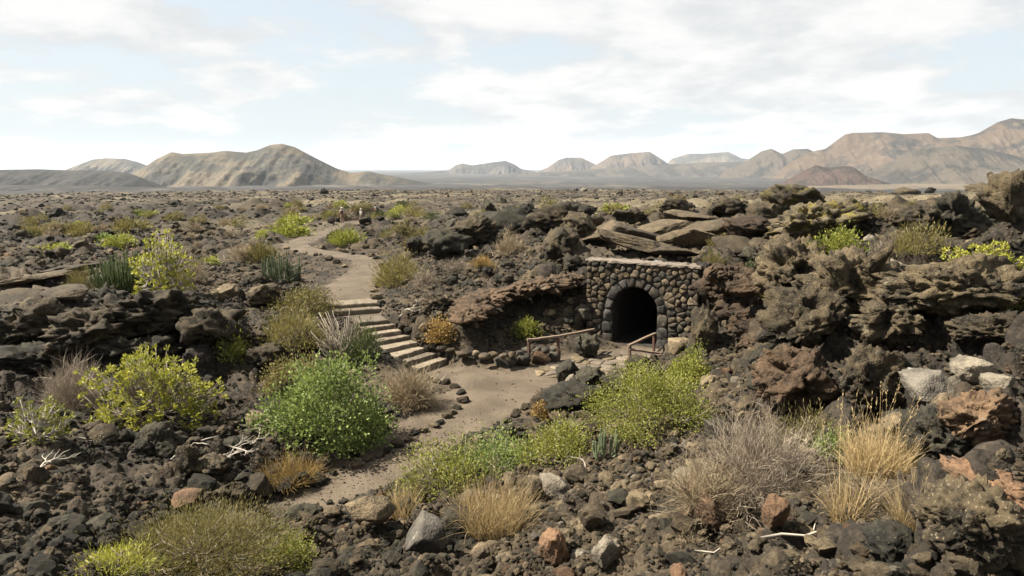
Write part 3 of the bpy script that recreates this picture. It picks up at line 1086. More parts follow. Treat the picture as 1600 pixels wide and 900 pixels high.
def build_rails():
    def post_at(px, py_base, py_top):
        g = at_z(px, py_base, .02)
        t = at_y(px, py_top, g[1])
        return g, t
    A = [post_at(826, 570, 533), post_at(872, 566, 528), post_at(920, 550, 518)]
    root = thing('wooden_railing', 'long wooden railing on three posts beside the stone planting bed', 'railing', A[0][0])
    o = np.array(A[0][0])
    for g, t in A:
        beam('post', g - o - np.array([0, 0, .3]), t - o, .095, .095, M_WOODP, root)
    ends = [t - o + np.array([0, 0, .05]) for g, t in A]
    ext0 = ends[0] - (ends[1] - ends[0]) * .05
    ext1 = ends[2] + (ends[2] - ends[1]) * .18
    beam('handrail', ext0, ends[1] + (ends[2] - ends[1]) * .02, .12, .085, M_WOODR, root)
    beam('handrail', ends[1] - (ends[2] - ends[1]) * .004 + np.array([0, 0, .004]), ext1, .115, .08, M_WOODR, root)
    g1, t1 = post_at(984, 575, 541)
    g2, t2 = post_at(1022, 551, 524)
    root = thing('wooden_railing', 'short cornered wooden railing before the tunnel mouth with a lower side rail', 'railing', g1)
    o = np.array(g1)
    beam('post', g1 - o - np.array([0, 0, .3]), t1 - o, .09, .09, M_WOODP, root)
    beam('post', g2 - o - np.array([0, 0, .3]), t2 - o, .09, .09, M_WOODP, root)
    dv = (t2 - t1) * .06
    beam('handrail', t1 - o - dv + np.array([0, 0, .05]), t2 - o + dv + np.array([0, 0, .05]), .11, .08, M_WOODR, root)
    e = at_y(1030, 552, g1[1] + .25)
    s = t1 + np.array([0, 0, -.10])
    beam('side_rail', s - o + np.array([0, -.07, 0]), e - o, .10, .075, M_WOODR, root)


build_rails()


# ------------------------------------------------------------------ rock shapes
_ICO = {}


def ico(sub):
    if sub not in _ICO:
        bm = bmesh.new()
        bmesh.ops.create_icosphere(bm, subdivisions=sub, radius=1)
        v = np.array([x.co[:] for x in bm.verts])
        f = np.array([[x.index for x in p.verts] for p in bm.faces])
        bm.free()
        _ICO[sub] = (v, f)
    return _ICO[sub]


def unit3(v):
    return v / np.linalg.norm(v, axis=1, keepdims=True)


def rock_mesh(name, sub, seed, m, dims=(1, 1, .75), cuts=9, rough=1.0, smooth=False, cave=0.0, frac=0.0):
    rg = np.random.default_rng(seed)
    d, f = ico(sub)
    s = rg.uniform(-50, 50, 3)
    v = d * (1 + .34 * perlin(d * 1.25 + s, 1) + .18 * perlin(d * 2.6 + s, 2))[:, None]
    for k in range(cuts):
        n = rg.normal(size=3)
        n /= np.linalg.norm(n)
        c = rg.uniform(.5, .85)
        t = v @ n - c
        v = v - np.outer(np.where(t > 0, t * .88, 0), n)
    r = .10 * billow(d * 4 + s, 3) + .06 * billow(d * 9 + s, 4)
    if sub >= 4:
        r = r + .06 * billow(d * 7 + s, 7) + .07 * billow(d * 17 + s, 5) + .035 * billow(d * 34 + s, 6)
    if frac:                                    # fracture into blocks
        for kk, am, cr in ((34, .13 * frac, .10 * frac), (190, .10 * frac, .08 * frac)):
            sd = unit3(rg.normal(size=(kk, 3))) * rg.uniform(.85, 1.1, (kk, 1))
            wv = d + .10 * np.stack([perlin(d * 4 + s + q, 9) for q in (0, 13, 29)], 1)
            dd = np.sqrt(np.maximum(0, (wv ** 2).sum(1)[:, None] + (sd ** 2).sum(1) - 2 * wv @ sd.T))
            part = np.partition(dd, 1, axis=1)
            own = np.argmin(dd, 1)
            lev = rg.uniform(-.5, .5, kk)
            tl = rg.normal(0, .30, (kk, 3))
            gap = part[:, 1] - part[:, 0]
            wid = .09 if kk < 60 else .045
            r = r + am * lev[own] + am * 1.2 * ((d - sd[own]) * tl[own]).sum(1) - cr * (1 - sstep(0, wid, gap))
    if cave:
        n2 = perlin(d * 2.1 + s, 8)
        r = r - cave * sstep(.12, .42, n2)
    v = v * (1 + rough * r)[:, None] * np.array(dims)
    return mesh_np(name, v, f, [m], smooth)


def rot_z(a):
    return Matrix.Rotation(a, 4, 'Z')


def outcrop(px, py, wpx, hpx, label, m=None, sub=4, seed=1, dpt=1.0, sink=.38, rz=None, tilt=(0, 0), cat='rock', name='lava_outcrop', cuts=6, rough=1.2, cave=.0, group=None, smooth=True, dy=0, frac=None, plate=False):
    """one big rock whose foot is seen at (px, py) and which spans wpx x hpx photo pixels"""
    p = at(px, py)
    dep = float(pixel(p)[2][0])
    w, h = wpx * dep / F, hpx * dep / F
    if sub == 5 and wpx < 96:
        sub = 4
    if frac is None:
        frac = 1.0 if sub >= 4 and (m is None or m in (M_CRAG, M_CLIFF, M_BLACK, M_LICHEN)) else 0.0
    rxy = w / 1.8
    rzz = h / 1.5 if plate else max(h / 1.5, .50 * w / 1.8)      # wide low rocks are mostly buried
    me = rock_mesh(name, sub, seed, m or M_CRAG, (rxy, rxy * dpt, rzz), cuts, rough, smooth, cave, frac)
    o = link(name, me)
    o.location = (p.x, p.y + w * .25 * dpt + dy, p.z + h - rzz * .86)
    o.rotation_euler = (R(tilt[0]), R(tilt[1]), 0 if rz is None else R(rz))
    return tag(o, label, cat, group)


OUT = [
    (1000, 396, 150, 26, 'broad smooth brown lava slab right above the wall coping', M_PLATE, 5, 401, dict(plate=True, cuts=16, rough=.35, tilt=(16, -4))),
    (1080, 388, 110, 26, 'brown lava slab with a straight broken edge beside the broad slab', M_PLATE, 5, 402, dict(plate=True, cuts=16, rough=.35, tilt=(18, 5))),
    (945, 376, 100, 22, 'brown lava slab tilted towards the dark ridge', M_PLATE, 5, 403, dict(plate=True, cuts=16, rough=.4, tilt=(14, 10))),
    (1040, 368, 120, 20, 'long brown lava slab behind the broad slab', M_PLATE, 5, 404, dict(plate=True, cuts=16, rough=.35, tilt=(13, 2))),
    (1120, 366, 90, 20, 'squarish brown lava slab behind the straight edged slab', M_PLATE, 4, 405, dict(plate=True, cuts=16, rough=.35, tilt=(14, -6))),
    (1160, 398, 80, 22, 'brown lava slab leaning over the hanging lava wall', M_PLATE, 4, 406, dict(plate=True, cuts=16, rough=.4, tilt=(16, 8))),
    (1195, 396, 60, 18, 'small brown slab below the lava swell', M_PLATE, 4, 407, dict(plate=True, cuts=16, rough=.4, tilt=(12, -10))),
    (985, 346, 80, 14, 'thin brown slab on the far rim of the slab field', M_PLATE, 4, 408, dict(plate=True, cuts=16, rough=.35, tilt=(10, 3))),
    (1085, 347, 90, 15, 'wide thin slab near the dark lava knuckle', M_PLATE, 4, 409, dict(plate=True, cuts=16, rough=.35, tilt=(10, -4))),
    (920, 358, 50, 16, 'small brown slab wedged against the dark heap', M_PLATE, 4, 410, dict(plate=True, cuts=16, rough=.4, tilt=(12, 8))),
    (1010, 380, 130, 18, 'brown lava slab lying between the broad slab and the long slab', M_PLATE, 4, 416, dict(plate=True, cuts=16, rough=.35, tilt=(14, 3))),
    (1060, 402, 90, 14, 'low brown slab just behind the wall coping', M_PLATE, 4, 417, dict(plate=True, cuts=16, rough=.35, tilt=(14, -5))),
    (1215, 360, 100, 18, 'brown slab under the rounded lava hump', M_PLATE, 4, 418, dict(plate=True, cuts=16, rough=.35, tilt=(12, 5))),
    (40, 448, 140, 14, 'wide smooth lava slab at the edge of the lava field', M_PLATE, 5, 411, dict(plate=True, cuts=16, rough=.35, tilt=(9, 4))),
    (95, 430, 90, 10, 'flat lava slab beside the wide smooth slab', M_PLATE, 4, 412, dict(plate=True, cuts=16, rough=.35, tilt=(9, -3))),
    (20, 474, 90, 14, 'lava slab at the crest of the shaded bank', M_PLATE, 4, 413, dict(plate=True, cuts=16, rough=.4, tilt=(10, 6))),
    (90, 468, 90, 13, 'cracked lava slab between the wide slab and the bank crest', M_PLATE, 4, 414, dict(plate=True, cuts=16, rough=.4, tilt=(10, -6))),
    # px, py(foot), w, h, label, material, sub, seed, extras
    (1252, 332, 92, 46, 'big black boulder crusted with yellow lichen on the plateau skyline', M_LICHEN, 5, 3, {}),
    (1285, 372, 160, 46, 'wide lava slab with a shadowed undercut below the lichen boulder', M_LICHEN, 5, 4, dict(tilt=(14, 0), cave=.25)),
    (1204, 350, 60, 34, 'rounded black lava hump beside the yellow lichen boulder', M_CRAG, 4, 5, {}),
    (1500, 378, 96, 70, 'black hollowed lava block standing above the olive scrub', M_BLACK, 5, 6, dict(cave=.35)),
    (1582, 352, 70, 74, 'tall dark lava crag at the skyline edge of the plateau', M_CRAG, 5, 7, {}),
    (1455, 302, 15, 9, 'small dark lava knob alone on the pale skyline', M_BLACK, 3, 8, {}),
    (1422, 304, 34, 11, 'low flat dark rock on the pale skyline ridge', M_CRAG, 3, 9, {}),
    (1248, 470, 110, 84, 'grey lava block with a dark hollow above the brown cave wall', M_CRAG, 5, 10, dict(cave=.4)),
    (1345, 500, 130, 96, 'rugged lava crag with pale lichen top and a black hollow under it', M_CRAG, 5, 11, dict(cave=.3, tilt=(10, 8))),
    (1262, 560, 126, 105, 'craggy brown lava mass dropping beside the brown cave wall', M_CRAG, 5, 12, dict(cave=.3)),
    (1405, 535, 104, 74, 'dark layered lava outcrop under the cracked black flow', M_CRAG, 5, 13, dict(cave=.3)),
    (1258, 640, 130, 100, 'bulky brown boulder with a deep dark pocket in its face', M_CLIFF, 5, 14, dict(cave=.45)),
    (1368, 640, 106, 96, 'upright rough brown boulder between the dark gully and the pale slab', M_CRAG, 5, 15, dict(cuts=9)),
    (1455, 640, 96, 44, 'smooth pale grey boulder lying flat on the upper slope', M_GREYB, 4, 16, dict(cuts=12, rough=.5, tilt=(12, -8))),
    (1530, 600, 76, 38, 'pale angular slab set above the smooth grey boulder', M_PALE, 4, 17, dict(cuts=12, rough=.6)),
    (1568, 622, 58, 36, 'second pale angular block beside the angular slab', M_PALE, 4, 18, dict(cuts=12, rough=.6)),
    (1515, 480, 190, 62, 'long low black lava flow with cracked crust below the yellow bush', M_CRAG, 5, 19, dict(tilt=(8, 3))),
    (1560, 540, 120, 46, 'broken dark lava ledge under the long black flow', M_CRAG, 5, 20, {}),
    (1545, 700, 120, 82, 'rust tinged lava lump above the orange ledge', M_CLIFF, 5, 21, {}),
    (1480, 735, 120, 74, 'black porous boulder beside the tall straw stalks', M_BLACK, 5, 22, {}),
    (1560, 800, 120, 56, 'orange stained lava ledge over the big dark boulder', M_RUST, 5, 23, dict(tilt=(6, 10))),
    (1540, 885, 170, 110, 'big dark cracked boulder under the orange ledge', M_CRAG, 5, 24, {}),
    (1400, 890, 92, 56, 'rounded dark boulder in front of the straw tussock', M_BLACK, 5, 25, {}),
    (1590, 896, 60, 60, 'brown lava lump at the picture corner below the orange ledge', M_CLIFF, 4, 26, {}),
    (668, 866, 84, 52, 'split grey boulder with a pale sunlit flank', M_GREYB, 4, 27, dict(cuts=14, rough=.3, tilt=(6, 20))),
    (722, 848, 66, 50, 'black angular boulder leaning against the split grey boulder', M_BLACK, 4, 28, dict(cuts=14, rough=.5)),
    (576, 822, 76, 36, 'cracked flat brown boulder on the lower path edge', M_TAN, 4, 29, dict(cuts=13, rough=.4)),
    (868, 884, 44, 58, 'upright orange porous rock in the rubble heap', M_RUST, 4, 30, {}),
    (1108, 830, 62, 38, 'rounded ochre boulder below the grey twig bush', M_RUST, 4, 31, dict(rough=.7)),
    (1213, 828, 48, 46, 'squarish ochre boulder with a flat face by the dead branch', M_RUST, 4, 32, dict(cuts=13, rough=.6)),
    (868, 785, 72, 34, 'long pale slab slanting beside the straw grass', M_PALE, 4, 33, dict(cuts=13, rough=.3, tilt=(0, -22))),
    (948, 888, 44, 40, 'pale knobbly stone in the rubble heap', M_PALE, 4, 34, dict(rough=.8)),
    (742, 800, 42, 30, 'low tan stone beside the black angular boulder', M_TAN, 4, 35, {}),
    (290, 800, 52, 34, 'orange brown boulder on the path edge by the lower bush', M_RUST, 4, 36, dict(cuts=12, rough=.5)),
    (352, 795, 70, 34, 'long dark boulder next to the orange brown one', M_CRAG, 4, 37, {}),
    (404, 780, 40, 36, 'wedge shaped brown rock at the lower path edge', M_BROWN, 4, 38, dict(cuts=14, rough=.4)),
    (245, 708, 46, 40, 'dark knobbly boulder under the yellow green dome bush', M_BLACK, 4, 39, {}),
    (288, 738, 40, 42, 'pointed dark rock among the fallen bleached twigs', M_CRAG, 4, 40, dict(cuts=12)),
    (330, 744, 54, 28, 'flat topped brown rock beside the pointed dark rock', M_CRAG, 4, 41, {}),
    # the bank under the green spurge
    (228, 530, 150, 64, 'jutting lava ledge below the dark green spurge', M_CRAG, 5, 42, dict(cave=.3, tilt=(12, 0))),
    (130, 552, 130, 58, 'lumpy dark lava mass on the shaded bank', M_CRAG, 5, 43, dict(cave=.3)),
    (40, 545, 120, 56, 'broad black lava hump at the end of the shaded bank', M_CRAG, 5, 44, dict(cave=.2)),
    (322, 540, 92, 56, 'rough black lava lip over the bank hollow', M_CRAG, 5, 45, dict(cave=.35)),
    (220, 582, 110, 44, 'dark lava block in the hollow of the bank', M_CRAG, 5, 46, {}),
    (70, 592, 130, 46, 'black lava rubble hump at the foot of the bank', M_BLACK, 5, 47, dict(cave=.3)),
    (352, 470, 50, 30, 'tan faced block on the bank crest above the lava lip', M_TAN, 4, 48, dict(cuts=13, rough=.5)),
    (400, 480, 60, 34, 'grey brown block next to the tan faced block', M_CRAG, 4, 49, dict(cuts=12)),
    (60, 520, 80, 40, 'crusted black lava knob on the crest of the bank', M_CRAG, 4, 50, {}),
    (412, 575, 60, 38, 'dark boulder beside the small feathery bush', M_CRAG, 4, 51, {}),
    # the dark ridge behind the hollow
    (700, 402, 84, 42, 'black slabby lava block at the west end of the dark ridge', M_BLACK, 5, 52, dict(cuts=11)),
    (742, 385, 96, 40, 'dark tilted lava slab in the middle of the dark ridge', M_CRAG, 5, 53, dict(cuts=11, tilt=(8, -14))),
    (795, 362, 90, 30, 'black lava slab below the upright rock', M_BLACK, 5, 54, dict(cuts=11, tilt=(6, -12))),
    (872, 405, 62, 46, 'craggy grey lava block above the cave roof', M_CRAG, 5, 55, dict(cuts=10)),
    (862, 358, 84, 34, 'dark lava heap behind the cave roof block', M_CRAG, 5, 56, {}),
    (905, 370, 66, 38, 'broken dark lava lump at the edge of the brown slabs', M_CRAG, 5, 57, {}),
    (902, 335, 60, 20, 'low black lava mound near the pale plateau', M_BLACK, 4, 58, {}),
    (826, 348, 30, 28, 'upright black rock standing on the dark ridge', M_BLACK, 4, 59, dict(cuts=12)),
    (713, 338, 34, 12, 'flat black rock on the tan scrubland', M_BLACK, 3, 60, {}),
    (650, 395, 40, 24, 'small black lava block at the ridge tip', M_BLACK, 4, 61, dict(cuts=12)),
    (1060, 335, 60, 22, 'low dark lava hump on the plateau beyond the brown slabs', M_CRAG, 4, 62, {}),
    (985, 350, 54, 18, 'long narrow lava plate lifted from the brown slabs', M_CRAG, 4, 63, dict(cuts=12, tilt=(0, 14))),
    (1140, 335, 50, 24, 'dark lava knuckle on the rim of the brown slabs', M_CRAG, 4, 64, {}),
    (1180, 372, 80, 34, 'brown lava swell between the slabs and the undercut slab', M_CLIFF, 5, 65, {}),
    (1232, 402, 60, 24, 'narrow tilted lava plank above the grey hollow block', M_CRAG, 4, 66, dict(cuts=12, tilt=(0, -28))),
    (1420, 352, 70, 30, 'brown lava hump behind the olive scrub', M_CRAG, 4, 67, {}),
    (1545, 300, 50, 14, 'thin dark lava ridge on the plateau skyline', M_CRAG, 4, 68, {}),
    (1395, 432, 60, 26, 'pale lichened rock under the olive scrub', M_PALE, 4, 69, dict(cuts=10, rough=.9)),
    (1530, 446, 70, 20, 'flat pale rock in front of the yellow spreading bush', M_PALE, 4, 70, dict(cuts=10)),
    # round the court
    (1100, 556, 44, 70, 'dark lava block buried against the end of the arch wall', M_CRAG, 4, 81, dict(cuts=8)),
    (888, 600, 36, 34, 'round black boulder at the court edge', M_BLACK, 4, 71, dict(rough=.7, cuts=4)),
    (893, 607, 22, 17, 'grey round stone under the round black boulder', M_PALE, 4, 72, dict(rough=.5, cuts=4)),
    (925, 610, 48, 32, 'dark lava lump beside the round black boulder', M_BLACK, 4, 73, {}),
    (962, 612, 50, 28, 'low black lava hump under the short railing', M_BLACK, 4, 74, {}),
    (1000, 588, 40, 26, 'dark angular rock at the post of the short railing', M_CRAG, 4, 75, {}),
    (920, 560, 34, 34, 'dark boulder where the long railing meets the arch', M_BLACK, 4, 76, {}),
    (1060, 552, 44, 24, 'pale angular rock at the foot of the arch wall', M_TAN, 4, 77, dict(cuts=13, rough=.4)),
    (912, 505, 26, 22, 'pale rounded stone against the wall end', M_PALE, 4, 78, dict(rough=.5)),
    (860, 640, 46, 26, 'brown lava lump on the rubble beside the court', M_BROWN, 4, 79, {}),
    (900, 640, 90, 36, 'black cinder hump on the rubble slope', M_BLACK, 5, 80, {}),
]
for px_, py_, w_, h_, lab_, m_, sub_, seed_, kw_ in OUT:
    kw_.setdefault('plate', kw_.get('cuts', 0) >= 12)
    outcrop(px_, py_, w_, h_, lab_, m_, sub_, seed_, rz=(seed_ * 47) % 360, **kw_)


def sweep_rock(name, label, pts, rw, rh, m, seed, cat='rock', n=260, k=84, amp=.6):
    """a long lumpy ledge of lava along a line of points"""
    pts = [np.array(p, float) for p in pts]
    L = np.cumsum([0] + [np.linalg.norm(b - a) for a, b in zip(pts[:-1], pts[1:])])
    s = np.linspace(0, L[-1], n)
    C = np.stack([np.interp(s, L, [p[i] for p in pts]) for i in range(3)], 1)
    for _ in range(6):
        C[1:-1] = .25 * C[:-2] + .5 * C[1:-1] + .25 * C[2:]
    T = np.gradient(C, axis=0)
    T /= np.linalg.norm(T, axis=1, keepdims=True)
    A = np.cross(T, (0, 0, 1))
    A /= np.linalg.norm(A, axis=1, keepdims=True)
    B = np.cross(A, T)
    q = np.linspace(0, 2 * math.pi, k, endpoint=False)
    end = np.sqrt(np.clip(1 - np.abs(np.linspace(-1, 1, n)) ** 6, 0.0004, 1))
    V_ = C[:, None] + (A[:, None] * (np.cos(q) * rw)[None, :, None] + B[:, None] * (np.sin(q) * rh)[None, :, None]) * end[:, None, None]
    V_ = V_.reshape(-1, 3)
    d = V_ - np.repeat(C, k, 0)
    g = .7 * perlin(V_ / .9, seed) + .8 * billow(V_ / .5, seed + 1) + .42 * billow(V_ / .22, seed + 2) + .2 * billow(V_ / .1, seed + 3)
    V_ = np.repeat(C, k, 0) + d * (1 + amp * g)[:, None]
    i = np.arange(n * k).reshape(n, k)
    j = np.roll(i, -1, 1)
    f = np.stack([i[:-1].ravel(), j[:-1].ravel(), j[1:].ravel(), i[1:].ravel()], 1)
    caps = [np.array([i[0, ::-1]]), np.array([i[-1]])]
    o = np.mean(pts, 0)
    return tag(link(name, mesh_np(name, V_ - o, [f] + caps, [m], True), None, o), label, cat)


def ledge_pts(lst):
    return [at_z(*p) for p in lst]


sweep_rock('cave_roof', 'brown lava roof ledge overhanging the rubble hollow beside the arch wall', ledge_pts([(716, 505, 1.55), (735, 482, 1.85), (765, 464, 2.0), (800, 455, 2.1), (845, 447, 2.28), (882, 438, 2.42), (912, 433, 2.5)]), .85, .26, M_CLIFF, 100)
sweep_rock('cave_wall', 'reddish brown lava wall hanging over a black hollow beside the arch wall', ledge_pts([(1092, 446, 2.9), (1114, 448, 2.8), (1142, 458, 2.62), (1170, 478, 2.35), (1194, 512, 1.95), (1206, 555, 1.45)]), .85, .5, M_CLIFF, 104, amp=.6)
sweep_rock('lava_bank', 'rubbly brown lava rim above the hanging lava wall', ledge_pts([(1100, 428, 3.5), (1135, 428, 3.5), (1175, 436, 3.45), (1205, 455, 3.3)]), .7, .4, M_CLIFF, 108)

# low retaining wall of big stones round the planting bed
def build_retaining():
    pxs = [(703, 566, 20), (728, 571, 26), (757, 574, 32), (789, 575, 30), (818, 574, 26), (845, 571, 30), (868, 567, 20)]
    g0 = at_z(770, 574, 0)
    root = thing('retaining_wall', 'low curb of big squared lava stones holding the rubble bed beside the court', 'stone wall', g0)
    for i, (px, py, w) in enumerate(pxs):
        p = at_z(px, py, 0)
        dep = pixel(p)[2][0]
        ww = w * dep / F
        o = link('stone', rock_mesh('stone', 3, 300 + i, M_WALLROCK if i != 5 else M_RUST, (ww / 1.55, .26, .36), 12, .5, True), root)
        o.location = Vector(p) - Vector(g0) + Vector((0, .2, .2))
        o.rotation_euler = (0, 0, random.uniform(-.1, .1))
    for i in range(14):
        px, py = 690 + i * 13.5 + random.uniform(-3, 3), 561 + 9 * math.sin(math.pi * min(1, i / 11)) - random.uniform(8, 14)
        p = at_z(px, py, .42)
        o = link('stone', rock_mesh('stone', 2, 330 + i, random.choice((M_WALLROCK, M_BROWN, M_WALLTAN)), (.24, .18, .15), 9, .7, True), root)
        o.location = Vector(p) - Vector(g0) + Vector((0, .1, .06))
        o.rotation_euler = (0, 0, random.uniform(0, 3))


build_retaining()

# ------------------------------------------------------------------ loose rocks: the 300 that show largest stand alone, the rest is rubble
SHAPES = [dict(dims=(1, .8, .62), cuts=12, rough=.7), dict(dims=(1, .75, .7), cuts=7, rough=1.2), dict(dims=(1, .9, .8), cuts=14, rough=.5),
          dict(dims=(1, .62, .5), cuts=12, rough=.8), dict(dims=(.9, .8, .75), cuts=5, rough=1.5), dict(dims=(1, .7, .55), cuts=9, rough=1.0)]
RMATS = [('black', M_BLACK), ('brown', M_BROWN), ('tan', M_TAN), ('rust red', M_RUST), ('pale grey', M_PALE)]
PROTO = {}
for ci, (cn, cm) in enumerate(RMATS):
    for si, sp in enumerate(SHAPES):
        PROTO[ci, si] = rock_mesh('lava_rock', 3, 500 + si, cm, smooth=False, **sp)


def scatter():
    N = 430000
    t = RNG.uniform(R(-52), R(52), N)
    l = RNG.uniform(math.log(5.0), math.log(415), N)
    r = np.exp(l)
    x, y = r * np.sin(t), r * np.cos(t)
    pc, _ = path_clear(x, y)
    sc_, _ = seg_dist(x, y, PATH4)
    u, v = (t - TH0) / (TH1 - TH0) * 299, (l - lrs[0]) / (lrs[-1] - lrs[0]) * 419
    k = bilerp(kc, u, v)
    keep_p = .95 * k[:, 1] + .05 * k[:, 2] + .50 * k[:, 3] + (.16 + .3 * sstep(80, 140, r)) * k[:, 4] + .12 * k[:, 0]
    patch = perlin(np.stack([x / 2.5, y / 2.5, x * 0], 1), 200)
    keep_p *= np.clip(.75 + 1.3 * patch, .12, 1)
    keep_p *= np.clip(1.25 - r / 150, .45, 1)
    onpath = (pc < .0) | (sc_ < .02)
    keep_p = np.where(onpath, np.where((y < 19.5) & (x < -2.2), .30, .07), keep_p)
    wt_ = (x - WA[0]) * WU[0] + (y - WA[1]) * WU[1]
    wo_ = (x - WA[0]) * WN[0] + (y - WA[1]) * WN[1]
    wallz = (wt_ > -.3) & (wt_ < WL + .2) & (wo_ < .35) & (wo_ > -1.0)
    keep_p = np.where(wallz, 0, keep_p)
    kp = RNG.random(N) < keep_p
    x, y, r, k, onpath, patch, pcn = x[kp], y[kp], r[kp], k[kp], onpath[kp], patch[kp], pc[kp]
    n = len(x)
    s = .0013 * r + .026 * (1 - RNG.random(n)) ** -.42 * np.clip(r / 13, .6, 1.25) * (1 + 1.8 * sstep(38, 90, r) * (1 - k[:, 4] * (r < 90)) + 2.2 * sstep(110, 330, r))
    s = np.minimum(s, .30 * np.clip(r / 14, .6, 1.25 + np.maximum(0, r - 38) / 22)) * np.where(onpath, RNG.uniform(.12, .38, n), np.where(r > 24, .5 + .5 * sstep(.3, 2.2, pcn), 1)) * np.where(k[:, 4] > .5, .75, 1)
    z = ground(x, y)
    warm = perlin(np.stack([x / 3.1, y / 3.1, x * 0], 1), 201)
    rnd = RNG.random(n)
    leftbank = (x < -1.0) & (r < 27)
    pb = np.clip(.40 + .3 * sstep(45, 90, r) + .5 * k[:, 3] * .5 - warm * .7 + .18 * leftbank - .22 * ((x > -1.8) & (r < 20)), .10, .85)
    tanw = np.where((x > -1.8) & (r < 20), .24, .34)
    ci = np.where(rnd < pb, 0, np.where(rnd < pb + tanw, 1, np.where(rnd < .945, 2, np.where(rnd < .972, 3, 4))))
    ci = np.where(leftbank & (ci == 4), 1, ci)
    ci = np.where(~leftbank & (r < 20) & (RNG.random(n) < .05) & (s < .13), 4, ci)
    return x, y, z, s, ci, RNG.integers(0, len(SHAPES), n)


sx, sy, sz_, ss, sci, ssi = scatter()
spx, spy, sdp = pixel(np.stack([sx, sy, sz_ + ss * .4], 1))
size_px = ss * 2 * F / sdp
inframe = (spx > 0) & (spx < 1600) & (spy > 280) & (spy < 905)
order = np.argsort(-np.where(inframe, size_px, 0))
big = []
for i in order:
    if len(big) >= 250:
        break
    h = at(spx[i], spy[i])
    if abs(float(pixel(h)[2][0]) - sdp[i]) < 1.2 + .05 * sdp[i]:
        big.append(int(i))
LAND = [(228, 650, 'yellow green dome bush'), (500, 650, 'bright green leafy bush'), (640, 620, 'tan dry bush at the court'), (105, 620, 'grey brown dry bush on the bank'),
        (190, 440, 'dark green spurge'), (432, 425, 'candelabra spurge by the upper path'), (465, 480, 'olive bush above the steps'), (450, 540, 'olive brush beside the grey bare bush'),
        (535, 535, 'grey bare branched bush'), (360, 545, 'small feathery bush'), (600, 520, 'stone steps'), (687, 520, 'golden dry bush'), (824, 515, 'lone bright bush in the hollow'),
        (1030, 620, 'large slope bush'), (680, 750, 'pale green shrub by the lower path'), (850, 710, 'green shrub band'), (775, 790, 'straw grass clump'), (455, 735, 'golden brown grass'),
        (310, 860, 'scrub at the bottom edge'), (1170, 720, 'grey twig bush'), (1430, 790, 'straw tussock'), (1330, 700, 'tall straw grass'), (1000, 480, 'arch wall'),
        (875, 545, 'long railing'), (1005, 550, 'short railing'), (1315, 390, 'bright bush on the crag'), (1550, 410, 'yellow spreading bush'), (1400, 390, 'olive scrub on the plateau'),
        (668, 840, 'split grey boulder'), (868, 860, 'orange porous rock'), (1108, 815, 'rounded ochre boulder'), (1455, 620, 'smooth pale grey boulder'), (940, 690, 'cactus stems'),
        (640, 700, 'lower path'), (560, 410, 'upper path'), (1180, 520, 'hanging brown lava wall'), (300, 690, 'fallen bleached branch'), (770, 565, 'curb of squared stones'),
        (1250, 310, 'lichen boulder'), (181, 380, 'round cushion bush'), (82, 390, 'lime bush by the slabs'), (200, 355, 'far olive bush'), (40, 440, 'wide smooth slab'), (555, 340, 'walkers'), (450, 360, 'flat lime bush by the path'), (246, 425, 'long stemmed spurge'), (762, 330, 'lava spire'), (826, 338, 'upright black rock'), (1500, 345, 'black hollowed block'), (1582, 315, 'skyline crag'), (292, 425, 'russet dry bush'), (330, 340, 'dark lava edge'), (622, 425, 'olive green broom bush'), (962, 325, 'pale plateau patch'), (1140, 325, 'lava knuckle'), (1400, 318, 'pale skyline strip'), (800, 500, 'rubble hollow'), (120, 800, 'dark rubble bank'), (40, 700, 'leafy bush with dead branches'), (740, 380, 'dark ridge'), (1000, 370, 'brown lava slabs')]
LANDA = np.array([(a, b) for a, b, c in LAND], float)
SIZEW = ['small', 'middling', 'large']
SHW = ['flat sided', 'knobbly', 'blocky', 'long', 'spongy', 'lumpy']
seen_lab = {}
chosen = np.zeros(len(sx), bool)
entries = []
for i in big:
    chosen[i] = True
    d = np.hypot(LANDA[:, 0] - spx[i], (LANDA[:, 1] - spy[i]) * 1.4)
    jj = np.argsort(d)
    j = int(jj[0])
    dx, dyp = spx[i] - LANDA[j, 0], spy[i] - LANDA[j, 1]
    if d[j] < 22:
        rel = f'close against the {LAND[j][2]}'
    elif abs(dyp) * 1.3 > abs(dx):
        rel = ('in front of the ' if dyp > 0 else 'behind the ') + LAND[j][2]
    else:
        j2 = next((int(q) for q in jj[1:] if (LANDA[q, 0] - spx[i]) * dx > 0), None)
        rel = f'beside the {LAND[j][2]}' if j2 is None else f'between the {LAND[j][2]} and the {LAND[j2][2]}'
        if len(rel.split()) > 8:
            rel = f'beside the {LAND[j][2]}'
    entries.append([i, rel, d[j]])
qs = np.quantile([ss[e[0]] for e in entries], [.35, .75])
byk = {}
for e in entries:
    i = e[0]
    sw = SIZEW[int(np.searchsorted(qs, ss[i]))]
    byk.setdefault((f'{sw} {SHW[ssi[i]]} {RMATS[sci[i]][0]} lava rock', e[1]), []).append(e)
